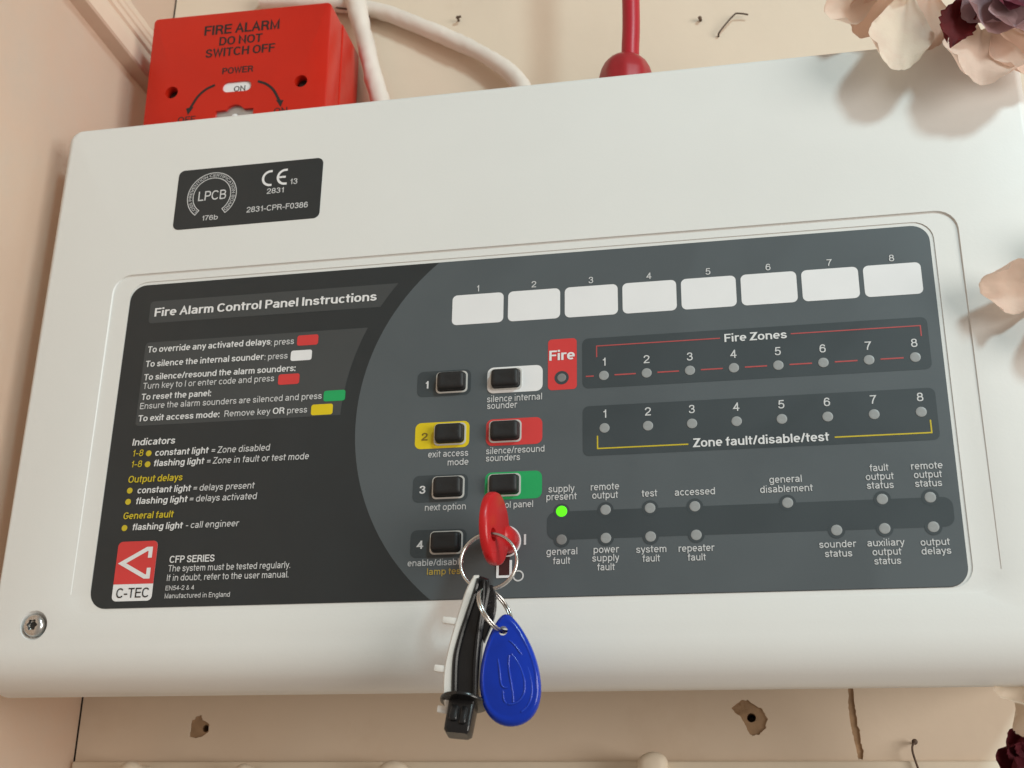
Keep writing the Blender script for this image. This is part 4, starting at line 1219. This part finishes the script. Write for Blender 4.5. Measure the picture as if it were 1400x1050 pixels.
# ------------------------------------------------------------------ artificial flowers down the right side
def petal(base, tip, width, mat, parent, seed, cup=0.25, curl=0.18, facing=(0.15, -1, -0.25), name="petal", jag=0.0, point=0.0, ruffle=0.5):
    base, tip = Vector(base), Vector(tip)
    d = tip - base
    L = d.length
    d.normalize()
    nrm = Vector(facing)
    nrm = (nrm - d * nrm.dot(d)).normalized()
    sd = d.cross(nrm)
    bm = bmesh.new()
    NS, NT = 20, 18
    g = []
    for i in range(NS + 1):
        s = i / NS
        s = i / NS
        sm = 0.60 - 0.1 * point
        if s < sm:
            q = s / sm
            prof_ = 0.22 + 0.78 * (q * q * (3 - 2 * q)) ** 0.8
        else:
            prof_ = 1 - (0.30 + 0.6 * point) * ((s - sm) / (1 - sm)) ** 2
        row = []
        for j in range(NT + 1):
            t = -1 + 2 * j / NT
            w = width / 2 * prof_ * (1 + 0.12 * noise.noise(Vector((s * 3.0, 3.0 * (1 if t > 0 else -1), seed))) + 0.04 * noise.noise(Vector((s * 14.0, 3.0 * (1 if t > 0 else -1), seed))))
            if jag:
                w *= 1 + jag * (0.5 - ((i * 7 + (3 if t > 0 else 0)) % 3) / 3.0)
            h = cup * width * (t * t - 0.35) * (0.4 + 0.6 * s) + curl * L * (s ** 2.2 - 0.5 * s)
            h += ruffle * 1.6 * noise.noise(Vector((s * 3.1, t * 2.0, seed * 1.3))) * (0.3 + s)
            h += ruffle * 1.1 * noise.noise(Vector((s * 6.5, t * 5.5, seed * 2.1))) * (0.15 + 0.85 * max(abs(t), s) ** 3)
            h -= 0.9 * math.exp(-(t / 0.16) ** 2) * (1 - s) * 0.9   # crease along the middle
            rag = 0.035 * noise.noise(Vector((t * 3.3, seed, 2.0))) + 0.02 * noise.noise(Vector((t * 11.0, seed, 7.0)))
            al = s * (1 + rag) - (0.21 - 0.10 * point) * abs(t) ** 2.4 * s ** 3
            p = base + d * (L * al) + sd * (t * w) + nrm * h
            row.append(bm.verts.new(p * MM))
        g.append(row)
    for i in range(NS):
        for j in range(NT):
            bm.faces.new((g[i][j], g[i][j + 1], g[i + 1][j + 1], g[i + 1][j]))
    bmesh.ops.solidify(bm, geom=bm.faces[:], thickness=0.3 * MM)
    return mesh_obj(name, bm, mat, parent, 80)

def hug(p, k=0.55):
    """bring a point nearer to the cover, sliding it as the garland slides on the panel"""
    y2 = p[1] * k - 1.0
    d = y2 - p[1]
    return (p[0] + 0.15 * d, y2, p[2] + 0.70 * d)
b1 = base_thing("cream_blossom", "cream and peach artificial blossom over the panel's top right edge", "flower", (150, -14, 150))
petal(hug((151.5, -20, 149)), hug((143.0, -27, 110.5)), 23, 'petal_cream', b1, 5.6, cup=0.13, curl=0.10, ruffle=0.4)
petal(hug((141, -10, 155.5)), hug((121.5, -15, 146.5)), 17, 'petal_pale', b1, 2.2, cup=0.3, curl=0.3)
petal(hug((160, -13, 154)), hug((156.5, -12, 129.0)), 22, 'petal_peach', b1, 3.7, cup=0.15, curl=0.10)
petal(hug((150, -20, 160)), hug((138, -27, 144.5)), 20, 'petal_cream', b1, 4.9, cup=0.25, curl=0.3)
petal(hug((148, -12, 156)), hug((134, 2, 149)), 18, 'petal_peach', b1, 6.1, cup=0.2, curl=0.0)
petal(hug((152, -18, 156)), hug((165, -20, 182)), 24, 'petal_cream', b1, 8.2, cup=0.2, curl=0.2)
petal(hug((150, -18, 156)), hug((136, -16, 184)), 24, 'petal_cream', b1, 9.2, cup=0.2, curl=0.2)

b2 = base_thing("peach_blossom", "peach artificial blossom with one broad petal hanging over the panel's top right corner", "flower", (177, -14, 135))
petal(hug((176.5, -17, 133)), hug((170.7, -27, 101.5)), 28, 'petal_pale', b2, 11.3, cup=0.22, curl=0.18, ruffle=0.9)
petal(hug((182, -13, 138)), hug((192.5, -14, 112)), 22, 'petal_peach', b2, 12.3, cup=0.25, curl=0.12)
petal(hug((180, -13, 140)), hug((204, -20, 140)), 26, 'petal_peach', b2, 13.3, cup=0.2, curl=0.2)
petal(hug((178, -13, 140)), hug((190, -16, 168)), 26, 'petal_peach', b2, 14.3, cup=0.2, curl=0.2)

def rose(p):
    q = Vector(hug(p))
    c = Vector(hug((182, -29, 140)))
    return tuple(c + (q - c) * 0.86 + Vector((2.5, 0, 1.5)))
b3 = base_thing("lilac_rose", "dusky lilac artificial rose in the top right corner", "flower", (181, -30, 140))
petal(rose((181, -28, 140)), rose((163.0, -31, 123.5)), 20, 'petal_lilac', b3, 21.0, cup=0.3, curl=0.10)
petal(rose((181, -29, 140)), rose((172.6, -32, 115.2)), 24, 'petal_lilac', b3, 22.0, cup=0.25, curl=0.10)
petal(rose((182, -29, 139)), rose((187.5, -32, 114.5)), 24, 'petal_lilac', b3, 23.0, cup=0.25, curl=0.10)
petal(rose((182, -33, 138)), rose((180.5, -36, 122.0)), 15, 'petal_mag', b3, 24.0, cup=0.35, curl=0.25)
petal(rose((182, -33, 138)), rose((189.0, -37, 121.0)), 15, 'petal_mag', b3, 25.0, cup=0.35, curl=0.25)
petal(rose((182, -29, 141)), rose((202, -31, 138)), 24, 'petal_lilac', b3, 26.0, cup=0.25, curl=0.10)
petal(rose((182, -29, 141)), rose((176, -31, 166)), 24, 'petal_lilac', b3, 27.0, cup=0.25, curl=0.10)

lf = base_thing("dark_red_leaf", "dark red serrated cloth leaf between the cream and peach petals", "leaf", (169, -25, 138))
petal(hug((170.5, -27, 140)), hug((161.6, -30, 116.0)), 13, 'leaf_red', lf, 31.0, cup=0.15, curl=0.05, name="leaf_blade", jag=0.22, point=0.7)
bm = bmesh.new()
tube_bm(bm, spline([hug((172.5, -25, 146)), hug((170.5, -26.6, 140)), hug((167.5, -27.6, 132))], 5), 0.5, 8)
mesh_obj("stem", bm, 'leaf_red', lf, 60)

b4 = base_thing("curled_blossom", "pale peach curled blossom against the panel's right edge, beside zone card eight", "flower", (189, -3, 34))
petal(hug((191, -6, 35)), hug((163.5, -16, 31.5)), 19, 'petal_pale', b4, 41.0, cup=0.42, curl=0.20, facing=(-0.15, -1, -0.75), ruffle=1.0)
petal(hug((191, -6, 33)), hug((206, -16, 52)), 22, 'petal_cream', b4, 43.0, cup=0.2, curl=0.25)
petal(hug((191, -6, 33)), hug((212, -16, 26)), 22, 'petal_cream', b4, 44.0, cup=0.2, curl=0.25)
petal(hug((191, -6, 32)), hug((190, -18, 6)), 22, 'petal_peach', b4, 45.0, cup=0.2, curl=0.25)

b5 = base_thing("drooping_blossom", "cream blossom drooping from under the panel's bottom right corner", "flower", (175, 22, -90))
petal((176, 20, -89), (157.3, 14, -95.0), 17, 'petal_cream', b5, 51.0, cup=0.3, curl=0.25, facing=(-0.2, -1, -0.1))
petal((177, 22, -92), (164.0, 22, -107.5), 14, 'petal_cream', b5, 52.0, cup=0.3, curl=0.2)
petal((178, 20, -90), (178, 10, -112), 18, 'petal_cream', b5, 53.0, cup=0.3, curl=0.2)
petal((178, 20, -88), (198, 12, -92), 20, 'petal_cream', b5, 54.0, cup=0.3, curl=0.2)

b6 = base_thing("burgundy_blossom", "dark burgundy cloth blossom at the bottom right corner, below the drooping cream one", "flower", (172, 44, -117))
for k, (tx, ty, tz, w) in enumerate(((159.2, 38, -112.0, 12), (164.0, 36, -104.5, 11), (162.0, 36, -121.5, 13), (171.5, 36, -103.5, 13), (183, 36, -112, 14), (172, 34, -134, 14))):
    petal((172, 43, -116), (tx, ty, tz), w, 'burgundy', b6, 60.0 + k, cup=0.3, curl=0.3, jag=0.12)
